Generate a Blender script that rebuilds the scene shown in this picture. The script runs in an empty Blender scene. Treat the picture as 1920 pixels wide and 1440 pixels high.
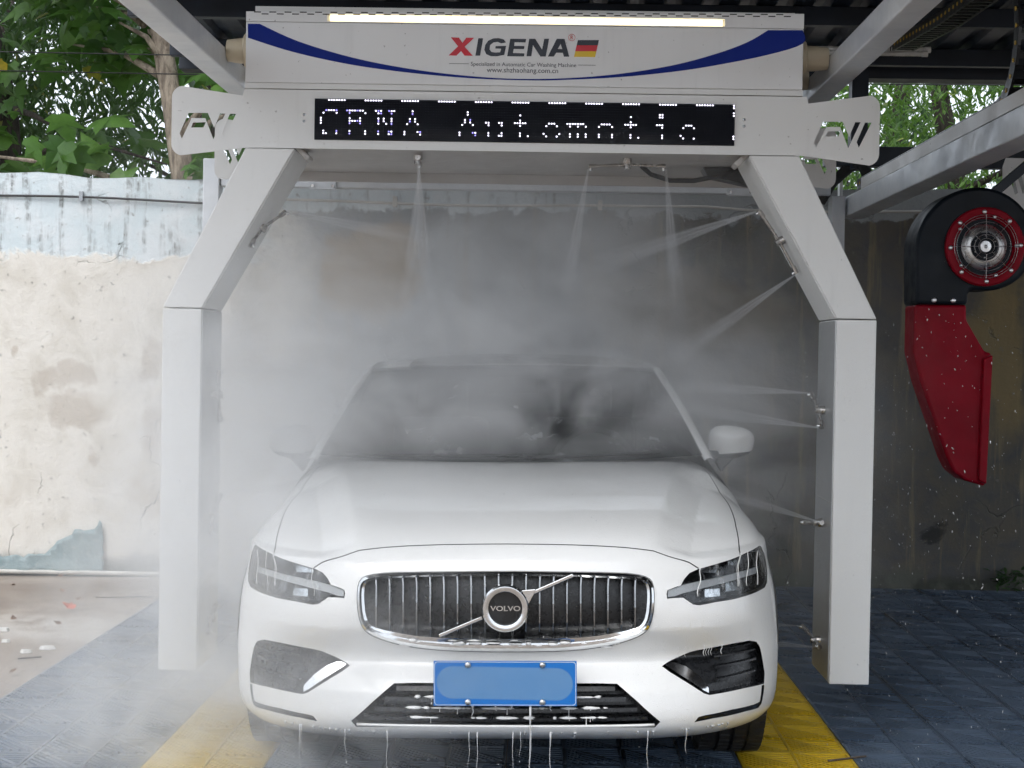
import bpy, math, random
import numpy as np
from mathutils import Vector, Matrix
from mathutils.geometry import delaunay_2d_cdt

# ------------------------------------------------------------------ camera, sky, sun, exposure
scn = bpy.context.scene
col = scn.collection
R = math.radians

cam_d = bpy.data.cameras.new('camera')
cam = bpy.data.objects.new('camera', cam_d)
col.objects.link(cam)
cam_d.sensor_width = 36.0
cam_d.lens = 36.0 * 2900 / 1920
cam_d.clip_start = 0.05
cam_d.clip_end = 2000
_yaw, _pit, _rol = R(1.1), math.atan(53 / 2900), R(1.0)
_f = Vector((-math.sin(_yaw) * math.cos(_pit), math.cos(_yaw) * math.cos(_pit), -math.sin(_pit)))
_r0 = Vector((math.cos(_yaw), math.sin(_yaw), 0)); _u0 = _r0.cross(_f)
_r = _r0 * math.cos(_rol) + _u0 * math.sin(_rol); _u = _u0 * math.cos(_rol) - _r0 * math.sin(_rol)
cam.matrix_world = Matrix(((_r.x, _u.x, -_f.x, 0), (_r.y, _u.y, -_f.y, 0), (_r.z, _u.z, -_f.z, 1.43), (0, 0, 0, 1)))
scn.camera = cam

SUN_EL, SUN_AZ = R(52), R(207)      # azimuth clockwise from +Y: the light comes from behind the camera, from its left
world = bpy.data.worlds.new('World'); scn.world = world; world.use_nodes = True
wn = world.node_tree.nodes; wl = world.node_tree.links
bg = wn['Background']
sky = wn.new('ShaderNodeTexSky'); sky.sky_type = 'NISHITA'; sky.sun_disc = False
sky.sun_elevation = SUN_EL; sky.sun_rotation = SUN_AZ; sky.dust_density = 6.0; sky.air_density = 1.0; sky.ozone_density = 1.0
hs = wn.new('ShaderNodeHueSaturation'); hs.inputs['Saturation'].default_value = 0.28   # overcast: the blue washed out
ov = wn.new('ShaderNodeMix'); ov.data_type = 'RGBA'; ov.inputs[0].default_value = 0.72          # even overcast veil over the clear sky
ov.inputs[7].default_value = (5.4, 5.9, 6.6, 1)
wl.new(sky.outputs[0], hs.inputs['Color']); wl.new(hs.outputs[0], ov.inputs[6]); wl.new(ov.outputs[2], bg.inputs['Color'])
bg.inputs['Strength'].default_value = 0.15

sun_d = bpy.data.lights.new('sun', 'SUN'); sun_d.energy = 0.6; sun_d.angle = R(40); sun_d.color = (1.0, 0.985, 0.965)
sun = bpy.data.objects.new('sun', sun_d); col.objects.link(sun)
sv = Vector((math.sin(SUN_AZ) * math.cos(SUN_EL), math.cos(SUN_AZ) * math.cos(SUN_EL), math.sin(SUN_EL)))
sun.rotation_euler = sv.to_track_quat('Z', 'Y').to_euler(); sun.location = sv * 30

vs = scn.view_settings
vs.view_transform = 'Standard'; vs.look = 'None'; vs.gamma = 1.0; vs.use_curve_mapping = False
vs.exposure = 0.84
scn.render.engine = 'CYCLES'
cy = scn.cycles
cy.use_denoising = True
cy.use_adaptive_sampling = True; cy.adaptive_threshold = 0.05
cy.max_bounces = 6; cy.diffuse_bounces = 3; cy.glossy_bounces = 4; cy.transmission_bounces = 6
cy.transparent_max_bounces = 12; cy.volume_bounces = 2
cy.volume_step_rate = 2.2; cy.volume_max_steps = 64
cy.sample_clamp_indirect = 6.0; cy.caustics_reflective = False; cy.caustics_refractive = False

rng = np.random.default_rng(7)
random.seed(7)

# ------------------------------------------------------------------ materials
class NT:
    def __init__(s, name):
        s.m = bpy.data.materials.new(name); s.m.use_nodes = True
        s.t = s.m.node_tree; s.n = s.t.nodes; s.l = s.t.links
        s.b = s.n['Principled BSDF']; s.out = s.n['Material Output']
    def node(s, k, **kw):
        n = s.n.new('ShaderNode' + k)
        for a, v in kw.items():
            if a in n.inputs.keys() if isinstance(a, str) else False: n.inputs[a].default_value = v
            else: setattr(n, a, v)
        return n
    def link(s, a, b): s.l.new(a, b)
    def coord(s, kind='Object'): return s.node('TexCoord').outputs[kind]
    def pos(s): return s.node('NewGeometry').outputs['Position']
    def mapping(s, v, scale=(1, 1, 1), loc=(0, 0, 0)):
        m = s.node('Mapping'); m.inputs['Scale'].default_value = scale; m.inputs['Location'].default_value = loc
        s.link(v, m.inputs['Vector']); return m.outputs[0]
    def noise(s, v, scale=5, detail=4, rough=.55, dist=0.0):
        n = s.node('TexNoise'); n.inputs['Scale'].default_value = scale; n.inputs['Detail'].default_value = detail
        n.inputs['Roughness'].default_value = rough; n.inputs['Distortion'].default_value = dist
        s.link(v, n.inputs['Vector']); return n.outputs['Fac']
    def ramp(s, f, a, b, lo=0.0, hi=1.0):
        n = s.node('MapRange'); n.inputs['From Min'].default_value = a; n.inputs['From Max'].default_value = b
        n.inputs['To Min'].default_value = lo; n.inputs['To Max'].default_value = hi; n.interpolation_type = 'SMOOTHSTEP'
        s.link(f, n.inputs['Value']); return n.outputs[0]
    def math(s, op, a, b=None, c=None):
        n = s.node('Math'); n.operation = op
        for i, v in enumerate((a, b, c)):
            if v is None: continue
            if isinstance(v, (int, float)): n.inputs[i].default_value = v
            else: s.link(v, n.inputs[i])
        return n.outputs[0]
    def mix(s, f, a, b):
        n = s.node('Mix'); n.data_type = 'RGBA'
        for k, v in ((0, f), (6, a), (7, b)):
            if isinstance(v, (int, float)): n.inputs[k].default_value = v
            elif isinstance(v, tuple): n.inputs[k].default_value = (*v, 1) if len(v) == 3 else v
            else: s.link(v, n.inputs[k])
        return n.outputs[2]
    def bump(s, h, dist=.01, strength=.5):
        n = s.node('Bump'); n.inputs['Distance'].default_value = dist; n.inputs['Strength'].default_value = strength
        s.link(h, n.inputs['Height']); s.link(n.outputs[0], s.b.inputs['Normal']); return n
    def sep(s, v):
        n = s.node('SeparateXYZ'); s.link(v, n.inputs[0]); return n.outputs

def plain(name, c, rough=.5, metal=0.0, var=.06, vscale=6, bump=0.0, coat=0.0, emis=None, estr=0.0, spec=None):
    t = NT(name); v = t.coord()
    f = t.noise(v, vscale, 5)
    a = tuple(min(1, x * (1 - var)) for x in c); b_ = tuple(min(1, x * (1 + var)) for x in c)
    t.link(t.mix(t.ramp(f, .3, .7), a, b_), t.b.inputs['Base Color'])
    t.link(t.ramp(t.noise(v, vscale * 2.3, 4), .3, .7, max(0, rough - .08), min(1, rough + .08)), t.b.inputs['Roughness'])
    t.b.inputs['Metallic'].default_value = metal
    if coat: t.b.inputs['Coat Weight'].default_value = coat; t.b.inputs['Coat Roughness'].default_value = .05
    if bump: t.bump(t.noise(v, vscale * 12, 3), bump, .4)
    if emis: t.b.inputs['Emission Color'].default_value = (*emis, 1); t.b.inputs['Emission Strength'].default_value = estr
    if spec is not None: t.b.inputs['Specular IOR Level'].default_value = spec
    return t.m

M = {}
def powder(name, c):
    # powder-coated sheet steel with faint dirt, drips and tiny specks
    t = NT(name); p = t.pos()
    streak = t.noise(t.mapping(p, (9, 9, .7)), 2.2, 5, .6)
    speck = t.noise(p, 60, 2, .5)
    base = t.mix(t.ramp(streak, .52, .8, 0, .35), c, tuple(x * .82 for x in c))
    base = t.mix(t.ramp(speck, .71, .76, 0, .6), base, (.22, .2, .18))
    t.link(base, t.b.inputs['Base Color'])
    t.link(t.ramp(t.noise(p, 5, 4), .3, .7, .34, .5), t.b.inputs['Roughness'])
    t.bump(t.noise(p, 260, 2), .0006, .25)
    return t.m
M['white_steel'] = powder('white_steel', (.78, .78, .765))
M['sign_white'] = powder('sign_white', (.80, .80, .80))
M['grey_under'] = plain('grey_underside', (.46, .44, .42), .5)
def brushed(name, c, rough=.38):
    t = NT(name); p = t.pos()
    n = t.noise(t.mapping(p, (3, 3, 160)), 4, 4)
    t.link(t.mix(n, tuple(x * .85 for x in c), c), t.b.inputs['Base Color'])
    t.b.inputs['Metallic'].default_value = .75
    t.link(t.ramp(t.noise(p, 4, 4), .3, .7, rough - .08, rough + .1), t.b.inputs['Roughness'])
    return t.m
M['stainless'] = brushed('stainless', (.62, .63, .63))
def galvanised():
    t = NT('galvanised_steel'); p = t.pos()
    vo = t.node('TexVoronoi'); vo.inputs['Scale'].default_value = 26; t.link(p, vo.inputs['Vector'])
    n = t.noise(p, 2.2, 5)
    c = t.mix(t.ramp(n, .3, .7), (.60, .63, .67), (.74, .76, .78))
    c = t.mix(t.math('MULTIPLY', t.sep(vo.outputs['Color'])[0], .12), c, (.40, .43, .47))
    t.link(c, t.b.inputs['Base Color']); t.b.inputs['Metallic'].default_value = .25
    t.link(t.ramp(t.noise(p, 9, 4), .3, .7, .34, .52), t.b.inputs['Roughness'])
    return t.m
M['galv'] = galvanised()
M['navy_steel'] = plain('navy_steel', (.010, .017, .030), .5, 0, .3, 3)
M['navy_sheet'] = plain('navy_sheet', (.014, .021, .034), .5, 0, .35, 2)
M['black_rubber'] = plain('black_rubber', (.018, .018, .019), .7, 0, .25, 9, .002)
M['black_plastic'] = plain('black_plastic', (.018, .019, .021), .35, 0, .25, 9)
M['black_gloss'] = plain('black_gloss', (.012, .013, .015), .12, 0, .2, 9)
M['chrome'] = plain('chrome', (.78, .79, .80), .12, 1.0, .05, 9)
M['dark_chrome'] = plain('dark_chrome', (.30, .31, .32), .22, 1.0, .1, 9)
M['nozzle_steel'] = plain('nozzle_steel', (.42, .40, .38), .28, 1.0, .15, 20)
M['beige_nylon'] = plain('beige_nylon', (.62, .52, .37), .45, 0, .08, 8)
M['blue_print'] = plain('blue_print', (.006, .022, .22), .5, 0, .05, spec=.15)
M['dark_print'] = plain('dark_print', (.018, .022, .035), .4, 0, .05)
M['red_print'] = plain('red_print', (.62, .012, .03), .4, 0, .05)
M['gold_print'] = plain('gold_print', (.78, .52, .01), .4, 0, .05)
M['slot_black'] = plain('slot_black', (.006, .006, .006), .8)
M['tube_lit'] = plain('lit_tube', (.9, .85, .7), .4, emis=(1.0, .84, .50), estr=1.0, var=.02)
M['tube_off'] = plain('white_tube', (.82, .82, .80), .3, 0, .03)
M['led_board'] = plain('led_board', (.005, .006, .010), .7, spec=.12)
M['led_unlit'] = plain('led_unlit', (.13, .14, .16), .5, spec=.2)
M['led_on'] = plain('led_on', (.8, .8, .9), .4, emis=(.84, .80, 1.0), estr=2.4)
M['led_blue'] = plain('led_blue', (.3, .3, .9), .4, emis=(.34, .28, 1.0), estr=1.3)
M['red_plastic'] = plain('red_plastic', (.26, .003, .014), .48, 0, .12, 5, spec=.15)
M['fan_black'] = plain('fan_black', (.005, .009, .015), .5, 0, .25, 6, spec=.25)
M['aluminium'] = plain('aluminium', (.66, .66, .66), .3, 1.0, .08, 8)

# ------------------------------------------------------------------ mesh helpers
class MB:
    def __init__(s): s.v = []; s.f = []
    def add(s, vs_, fs):
        o = len(s.v); s.v += [tuple(map(float, p)) for p in vs_]; s.f += [tuple(i + o for i in f) for f in fs]; return s
    def box(s, x0, x1, y0, y1, z0, z1):
        return s.add([(x0, y0, z0), (x1, y0, z0), (x1, y1, z0), (x0, y1, z0), (x0, y0, z1), (x1, y0, z1), (x1, y1, z1), (x0, y1, z1)],
                     [(3, 2, 1, 0), (4, 5, 6, 7), (0, 1, 5, 4), (1, 2, 6, 5), (2, 3, 7, 6), (3, 0, 4, 7)])
    def obox(s, c, ax, ay, az, hx, hy, hz):
        c, ax, ay, az = (np.array(q, float) for q in (c, ax, ay, az)); P = []
        for k in (-1, 1):
            for (i, j) in ((-1, -1), (1, -1), (1, 1), (-1, 1)): P.append(c + ax * hx * i + ay * hy * j + az * hz * k)
        return s.add(P, [(3, 2, 1, 0), (4, 5, 6, 7), (0, 1, 5, 4), (1, 2, 6, 5), (2, 3, 7, 6), (3, 0, 4, 7)])
    def prism(s, poly, y0, y1):
        n = len(poly); a = sum(poly[i][0] * poly[(i + 1) % n][1] - poly[(i + 1) % n][0] * poly[i][1] for i in range(n))
        if a < 0: poly = poly[::-1]
        P = [(x, y0, z) for x, z in poly] + [(x, y1, z) for x, z in poly]
        return s.add(P, [tuple(range(n)), tuple(range(2 * n - 1, n - 1, -1))] + [(i + n, (i + 1) % n + n, (i + 1) % n, i) for i in range(n)])
    def tube(s, pts, r, n=8, cap=True):
        pts = [np.array(p, float) for p in pts]; rs = r if hasattr(r, '__len__') else [r] * len(pts)
        up = None; rings = []
        for i, p in enumerate(pts):
            d = pts[min(i + 1, len(pts) - 1)] - pts[max(i - 1, 0)]; d /= np.linalg.norm(d) + 1e-12
            if up is None:
                up = np.array((0, 0, 1.)) if abs(d[2]) < .9 else np.array((1., 0, 0))
            a = np.cross(d, up); a /= np.linalg.norm(a) + 1e-12; b = np.cross(a, d); up = b
            rings.append([p + rs[i] * (math.cos(2 * math.pi * k / n) * a + math.sin(2 * math.pi * k / n) * b) for k in range(n)])
        P = [q for rg in rings for q in rg]; Fs = []
        for i in range(len(pts) - 1):
            for k in range(n): Fs.append((i * n + k, i * n + (k + 1) % n, (i + 1) * n + (k + 1) % n, (i + 1) * n + k))
        if cap: Fs += [tuple(range(n - 1, -1, -1)), tuple(range((len(pts) - 1) * n, len(pts) * n))]
        return s.add(P, Fs)
    def lathe(s, prof, c, axis, n=32, close=False):
        # prof: (distance along axis, radius)
        axis = np.array(axis, float); axis /= np.linalg.norm(axis)
        t = np.array((0, 0, 1.)) if abs(axis[2]) < .9 else np.array((1., 0, 0))
        a = np.cross(axis, t); a /= np.linalg.norm(a); b = np.cross(axis, a); c = np.array(c, float)
        P = [c + axis * d + r * (math.cos(2 * math.pi * k / n) * a + math.sin(2 * math.pi * k / n) * b) for d, r in prof for k in range(n)]
        m = len(prof); Fs = []
        for i in range(m if close else m - 1):
            j = (i + 1) % m
            for k in range(n): Fs.append((i * n + k, i * n + (k + 1) % n, j * n + (k + 1) % n, j * n + k))
        return s.add(P, Fs)
    def build(s, name, mat, parent=None, smooth=False, bevel=0.0, seg=2, angle=40):
        me = bpy.data.meshes.new(name); me.from_pydata(s.v, [], s.f)
        return finish(name, me, mat, parent, smooth, bevel, seg, angle)

def finish(name, me, mat, parent=None, smooth=False, bevel=0.0, seg=2, angle=40):
    me.validate(); me.update()
    o = bpy.data.objects.new(name, me); col.objects.link(o)
    me.materials.append(M[mat] if isinstance(mat, str) else mat)
    if smooth:
        me.polygons.foreach_set('use_smooth', [True] * len(me.polygons))
        if smooth == 'angle':
            me.set_sharp_from_angle(angle=R(angle))
    if bevel:
        b = o.modifiers.new('bevel', 'BEVEL'); b.width = bevel; b.segments = seg; b.limit_method = 'ANGLE'; b.angle_limit = R(angle)
        b.harden_normals = False
    if parent is not None: child(o, parent)
    return o
def child(o, parent):
    # geometry is written in site coordinates; keep it there under a parent Empty that stands at the thing's base
    o.parent = parent
    o.matrix_parent_inverse = parent.matrix_world.inverted() if parent.type == 'EMPTY' and not parent.get('_local') else Matrix()
def thing(name, label, cat, loc=(0, 0, 0), group=None, rz=0.0):
    o = bpy.data.objects.new(name, None); col.objects.link(o); o.location = loc; o.rotation_euler = (0, 0, rz)
    o.empty_display_size = .1
    o.matrix_world = Matrix.Translation(loc) @ Matrix.Rotation(rz, 4, 'Z')
    tag(o, label, cat, group); return o
def tag(o, label=None, cat=None, group=None, kind=None):
    if label: o['label'] = label
    if cat: o['category'] = cat
    if group: o['group'] = group
    if kind: o['kind'] = kind
    return o

def in_poly(P, poly):
    P = np.asarray(P); x, y = P[:, 0], P[:, 1]; r = np.zeros(len(P), bool); n = len(poly)
    for i in range(n):
        x0, y0 = poly[i]; x1, y1 = poly[(i + 1) % n]
        if y0 == y1: continue
        c = ((y0 > y) != (y1 > y)) & (x < (x1 - x0) * (y - y0) / (y1 - y0) + x0); r ^= c
    return r
def cdt(points, loops, opens=()):
    V = [Vector((float(a), float(b))) for a, b in points]; E = []
    for lp in loops:
        o = len(V); V += [Vector((float(a), float(b))) for a, b in lp]; E += [(o + i, o + (i + 1) % len(lp)) for i in range(len(lp))]
    for lp in opens:
        o = len(V); V += [Vector((float(a), float(b))) for a, b in lp]; E += [(o + i, o + i + 1) for i in range(len(lp) - 1)]
    v, e, f, *_ = delaunay_2d_cdt(V, E, [], 0, 1e-6, False)
    return np.array([(p.x, p.y) for p in v]), np.array([t for t in f if len(t) == 3], int)
def densify(lp, step, closed=True):
    out = []; n = len(lp)
    for i in range(n if closed else n - 1):
        a = np.array(lp[i], float); b = np.array(lp[(i + 1) % n], float); k = max(1, int(math.ceil(np.linalg.norm(b - a) / step)))
        out += [tuple(a + (b - a) * j / k) for j in range(k)]
    if not closed: out.append(tuple(lp[-1]))
    return out
def smooth_loop(lp, it=1):
    for _ in range(it):
        n = len(lp); q = []
        for i in range(n):
            a = np.array(lp[i]); b = np.array(lp[(i + 1) % n]); q += [tuple(.75 * a + .25 * b), tuple(.25 * a + .75 * b)]
        lp = q
    return lp
def plate(mb, outline, holes, y0, y1):
    # sheet in the XZ plane with holes, front at y0, back at y1
    V, T = cdt([], [outline] + holes); c = V[T].mean(1); k = in_poly(c, outline)
    for h in holes: k &= ~in_poly(c, h)
    T = T[k]; n = len(V)
    d1 = V[T[:, 1]] - V[T[:, 0]]; d2 = V[T[:, 2]] - V[T[:, 0]]; flip = (d1[:, 0] * d2[:, 1] - d1[:, 1] * d2[:, 0]) < 0
    T[flip] = T[flip][:, ::-1]
    P = [(x, y0, z) for x, z in V] + [(x, y1, z) for x, z in V]
    fs = [tuple(t) for t in T] + [tuple(q + n for q in t[::-1]) for t in T]
    from collections import Counter
    ed = Counter()
    for t in T:
        for a, b in ((t[0], t[1]), (t[1], t[2]), (t[2], t[0])): ed[(a, b)] += 1
    for (a, b) in ed:
        if (b, a) not in ed: fs.append((b, a, a + n, b + n))
    mb.add(P, fs); return mb
def text_mesh(body, x0, x1, zb, y, mat, parent, name='lettering', bold=0.0, height=None):
    cu = bpy.data.curves.new('t', 'FONT'); cu.body = body; cu.size = 1; cu.offset = bold; cu.resolution_u = 3
    o = bpy.data.objects.new('t', cu); col.objects.link(o); bpy.context.view_layer.update()
    me = bpy.data.meshes.new_from_object(o.evaluated_get(bpy.context.evaluated_depsgraph_get()))
    bpy.data.objects.remove(o); bpy.data.curves.remove(cu)
    n = len(me.vertices); a = np.empty(n * 3); me.vertices.foreach_get('co', a); a = a.reshape(-1, 3)
    s = (x1 - x0) / (a[:, 0].max() - a[:, 0].min()); sz = s if height is None else height / (a[:, 1].max() - a[:, 1].min())
    P = np.stack([x0 + (a[:, 0] - a[:, 0].min()) * s, np.full(n, y), zb + a[:, 1] * sz], 1)
    me.vertices.foreach_set('co', P.ravel()); me.materials.clear()
    return finish(name, me, mat, parent)
def grid_faces(nu, nv, wrap=False):
    f = []
    for j in range(nv - 1):
        for i in range(nu if wrap else nu - 1):
            a = j * nu + i; b = j * nu + (i + 1) % nu; f.append((a, b, b + nu, a + nu))
    return f

# outlines of the printed sign, logo, nozzles and dryer (metres, x across and z up in the plane of each)
SWOOSH=[(-1.1826,2.7191),(-1.1362,2.7197),(-0.9813,2.6527),(-0.7697,2.5928),(-0.5587,2.5538),(-0.3481,2.5296),(-0.1381,2.5179),(0.0715,2.5229),(0.2804,2.5425),(0.4888,2.5787),(0.6549,2.6248),(0.779,2.6723),(0.8614,2.7213),(0.9967,2.7231),(0.9978,2.6711),(0.8633,2.6256),(0.6557,2.5811),(0.4892,2.5537),(0.2807,2.53),(0.0716,2.5166),(-0.0541,2.5128),(-0.2639,2.5161),(-0.4742,2.5299),(-0.6849,2.5521),(-0.8538,2.5791),(-1.0229,2.6165),(-1.1818,2.6647)]
LETTERS={
'X':[(-0.3814,2.6771),(-0.3492,2.6759),(-0.3353,2.6558),(-0.3204,2.6763),(-0.2899,2.676),(-0.3266,2.6408),(-0.2938,2.6058),(-0.326,2.606),(-0.3398,2.6237),(-0.3582,2.6056),(-0.3887,2.6062),(-0.352,2.6421)],
'I':[(-0.2729,2.6746),(-0.2543,2.6748),(-0.265,2.6069),(-0.2836,2.6066)],
'G':[(-0.1643,2.6598),(-0.173,2.6715),(-0.1934,2.6763),(-0.2137,2.675),(-0.2338,2.6656),(-0.2454,2.6486),(-0.2485,2.63),(-0.2414,2.6133),(-0.2226,2.6051),(-0.1989,2.6054),(-0.1702,2.6109),(-0.1631,2.6464),(-0.2047,2.6448),(-0.2055,2.6357),(-0.1825,2.635),(-0.1863,2.6208),(-0.2059,2.6195),(-0.2212,2.622),(-0.2282,2.632),(-0.2261,2.6489),(-0.2134,2.6592),(-0.1965,2.6618),(-0.1829,2.6562)],
'E':[(-0.1476,2.6742),(-0.085,2.6744),(-0.0875,2.6609),(-0.1305,2.6613),(-0.1319,2.6468),(-0.0913,2.6463),(-0.0928,2.6348),(-0.1334,2.635),(-0.1365,2.6187),(-0.0908,2.618),(-0.0923,2.6059),(-0.1583,2.606)],
'N':[(-0.0732,2.6752),(-0.0495,2.6755),(-0.0217,2.6331),(-0.014,2.676),(0.0046,2.6763),(-0.007,2.607),(-0.028,2.6067),(-0.0582,2.6512),(-0.0635,2.6073),(-0.0828,2.607)],
'A':[(0.035,2.6767),(0.0654,2.6764),(0.0853,2.6076),(0.0643,2.6073),(0.0596,2.6224),(0.0343,2.6228),(0.0244,2.6075),(0.0014,2.6071)],
'Ahole':[(0.0506,2.6577),(0.057,2.6369),(0.0391,2.6366)],
'F0':[(0.1179,2.6727),(0.2006,2.6739),(0.1963,2.6536),(0.1135,2.6525)],
'F1':[(0.1135,2.6525),(0.1963,2.6536),(0.1913,2.6299),(0.1085,2.6288)],
'F2':[(0.1085,2.6288),(0.1913,2.6299),(0.1867,2.6073),(0.1039,2.6072)],
}
TXT=[(-0.3006,2.5669),(0.113,2.5676),(-0.2378,2.5425),(0.0425,2.5437),(0.0941,2.6825),(-0.3865,2.5742),(-0.3085,2.5745),(0.1213,2.5754),(0.1889,2.5753)]
LOGO_A=[(1.0839,2.3676),(1.1602,2.3687),(1.1858,2.3101),(1.2088,2.3673),(1.2296,2.3676),(1.1833,2.2649),(1.1503,2.3477),(1.0962,2.3469),(1.0583,2.2651),(1.0488,2.2872)]
LOGO_B=[(1.1021,2.3297),(1.1527,2.3318),(1.1441,2.3108),(1.0942,2.3101)]
LOGO_C=[(1.247,2.3665),(1.2726,2.3669),(1.2248,2.2676),(1.216,2.2897)]
TUBE=[(-0.8625,2.738),(0.6838,2.7439)]
NZ_armL=[(-1.1505,1.9321),(-1.0621,2.0052),(-1.1931,1.8554)]
NZ_armR=[(0.9545,1.9115),(0.8678,2.0354),(1.0261,1.7831)]
NZ_top=[(-0.521,2.2195),(0.3311,2.2128),(0.1755,2.204),(0.4867,2.2087)]
NZ_postL=[(-1.3201,1.2498),(-1.3258,1.3479),(-1.3076,1.1409),(-1.3352,0.7644),(-1.3078,0.8458),(-1.3428,0.681),(-1.3401,0.3303)]
NZ_postR=[(1.1282,1.2309),(1.1031,1.2977),(1.1319,1.1595),(1.1314,0.7732),(1.0927,0.7616),(1.1306,0.2946),(1.0907,0.3373)]
FANC=[(2.0605,1.9783),(2.0548,2.2276),(1.8741,1.9753)]
NOZ=[(1.7482,1.7033),(1.9921,1.7074),(1.9938,1.6349),(2.0842,1.4863),(2.1142,1.4844),(2.0988,0.8526),(2.0035,0.8784),(1.9477,0.92),(1.9163,0.9822),(1.7836,1.3433),(1.7481,1.4805)]

# ================================================================== THE SETTING
TS = .4155; TX0 = -2.18; WY = lambda x: 9.85 + .03 * x           # tile pitch, edge of the tiled bay, face of the boundary wall

def mat_concrete():
    t = NT('dirty_concrete'); p = t.pos()
    n1 = t.noise(p, .9, 6, .6, .4); n2 = t.noise(p, 5, 6, .65); n3 = t.noise(p, 40, 4, .6)
    c = t.mix(t.ramp(n1, .35, .65), (.20, .158, .125), (.33, .28, .235))
    c = t.mix(t.ramp(n2, .5, .75, 0, .55), c, (.14, .118, .10))
    # pale strip where fresh cement was spilled
    s = t.sep(p); dy = t.math('ABSOLUTE', t.math('SUBTRACT', s[1], t.math('ADD', t.math('MULTIPLY', n1, .8), 7.5)))
    c = t.mix(t.math('MULTIPLY', t.ramp(dy, .22, .5, .75, 0), t.ramp(n2, .3, .55)), c, (.50, .47, .43))
    c = t.mix(t.ramp(n3, .6, .8, 0, .4), c, (.16, .14, .12))
    t.link(c, t.b.inputs['Base Color']); t.b.inputs['Roughness'].default_value = .85
    t.bump(t.math('ADD', t.math('MULTIPLY', n2, .6), t.math('MULTIPLY', n3, .4)), .02, .5)
    return t.m
M['concrete'] = mat_concrete()
mb = MB(); xs = np.concatenate([[-400, -120, -40], np.linspace(-14, 14, 29), [40, 120, 400]]); ys = np.concatenate([[-300, -60, -15], np.linspace(-4, 9.4, 20), [9.8, 12, 20, 60, 400]])
P = [(x, y, -.02 + (.006 * math.sin(x * 2.1 + y) * math.cos(y * 1.7) if -6 < x < -2.2 and 3 < y < 9.7 else 0)) for y in ys for x in xs]
mb.add(P, grid_faces(len(xs), len(ys)))
ground = tag(mb.build('ground', 'concrete', smooth=True), kind='structure')

def mat_tile(name, c, wet):
    t = NT(name); p = t.pos(); oi = t.node('ObjectInfo')
    n = t.noise(p, 2.2, 5); d = t.noise(p, 14, 5, .65)
    b = t.mix(t.ramp(n, .3, .7), tuple(x * .86 for x in c), tuple(min(1, x * 1.1) for x in c))
    b = t.mix(t.ramp(d, .55, .78, 0, .35), b, (.23, .21, .19))
    b = t.mix(t.math('MULTIPLY', oi.outputs['Random'], .18), b, tuple(x * .7 for x in c))
    t.link(b, t.b.inputs['Base Color'])
    t.link(t.ramp(n, .35, .62, wet, .6), t.b.inputs['Roughness'])
    return t.m
M['tile_grey'] = mat_tile('grey_tile', (.078, .112, .165), .16)
M['tile_yellow'] = mat_tile('yellow_tile', (.56, .38, .012), .28)
def tile_mesh(mat):
    # interlocking drain tile: rims, diagonal ridges and two directions of slats over a recessed tray
    mb = MB(); g = .0025; T = TS - g
    mb.box(g, T, g, T, -.018, -.007)
    w = .010
    for x in (g, TS / 2 - w / 2, T - w): mb.box(x, x + w, g, T, -.0071, 0)
    for y in (g, T - w): mb.box(g + w + .0004, T - w - .0004, y, y + w, -.0072, -.0004)
    h = TS / 2
    for cx in (0, 1):
        for cyy in (0, 1):
            x0 = cx * h + w; y0 = cyy * h + w * .6; s = h - 1.6 * w
            # triangle one: slats parallel to the diagonal; triangle two: slats along x
            d = np.array((s, -s)); L = np.linalg.norm(d)
            for k in range(0, 6):
                o = k * s / 6 * .96
                a = np.array((x0, y0 + s - o)); b = np.array((x0 + s - o, y0))
                if np.linalg.norm(b - a) < .03: continue
                u = (b - a) / np.linalg.norm(b - a); nn = np.array((-u[1], u[0])); hw = .0048 if k else .007
                mb.obox((*((a + b) / 2), -.0036), (*u, 0), (*nn, 0), (0, 0, 1), np.linalg.norm(b - a) / 2, hw, .0034 if k else .0036)
            for k in range(1, 7):
                yy = y0 + k * s / 7; xa = x0 + s - (yy - y0) + .012
                if x0 + s - xa < .02: continue
                mb.box(xa, x0 + s, yy - .0042, yy + .0042, -.0071, -.0009)
    me = bpy.data.meshes.new('tile'); me.from_pydata(mb.v, [], mb.f); me.update(); me.materials.append(M[mat]); return me
tile_floor = bpy.data.objects.new('tile_floor', None); col.objects.link(tile_floor); tag(tile_floor, kind='structure')
tm = {k: tile_mesh(k) for k in ('tile_grey', 'tile_yellow')}
TY0 = 9.80 - TS * 14
for i in range(14):
    for j in range(14):
        k = 'tile_yellow' if i in (2, 7) else 'tile_grey'
        o = bpy.data.objects.new('tile', tm[k]); col.objects.link(o); o.parent = tile_floor
        o.location = (TX0 + i * TS, TY0 + j * TS, .0006 * ((i * 7 + j * 3) % 5 - 2) / 2)

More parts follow.
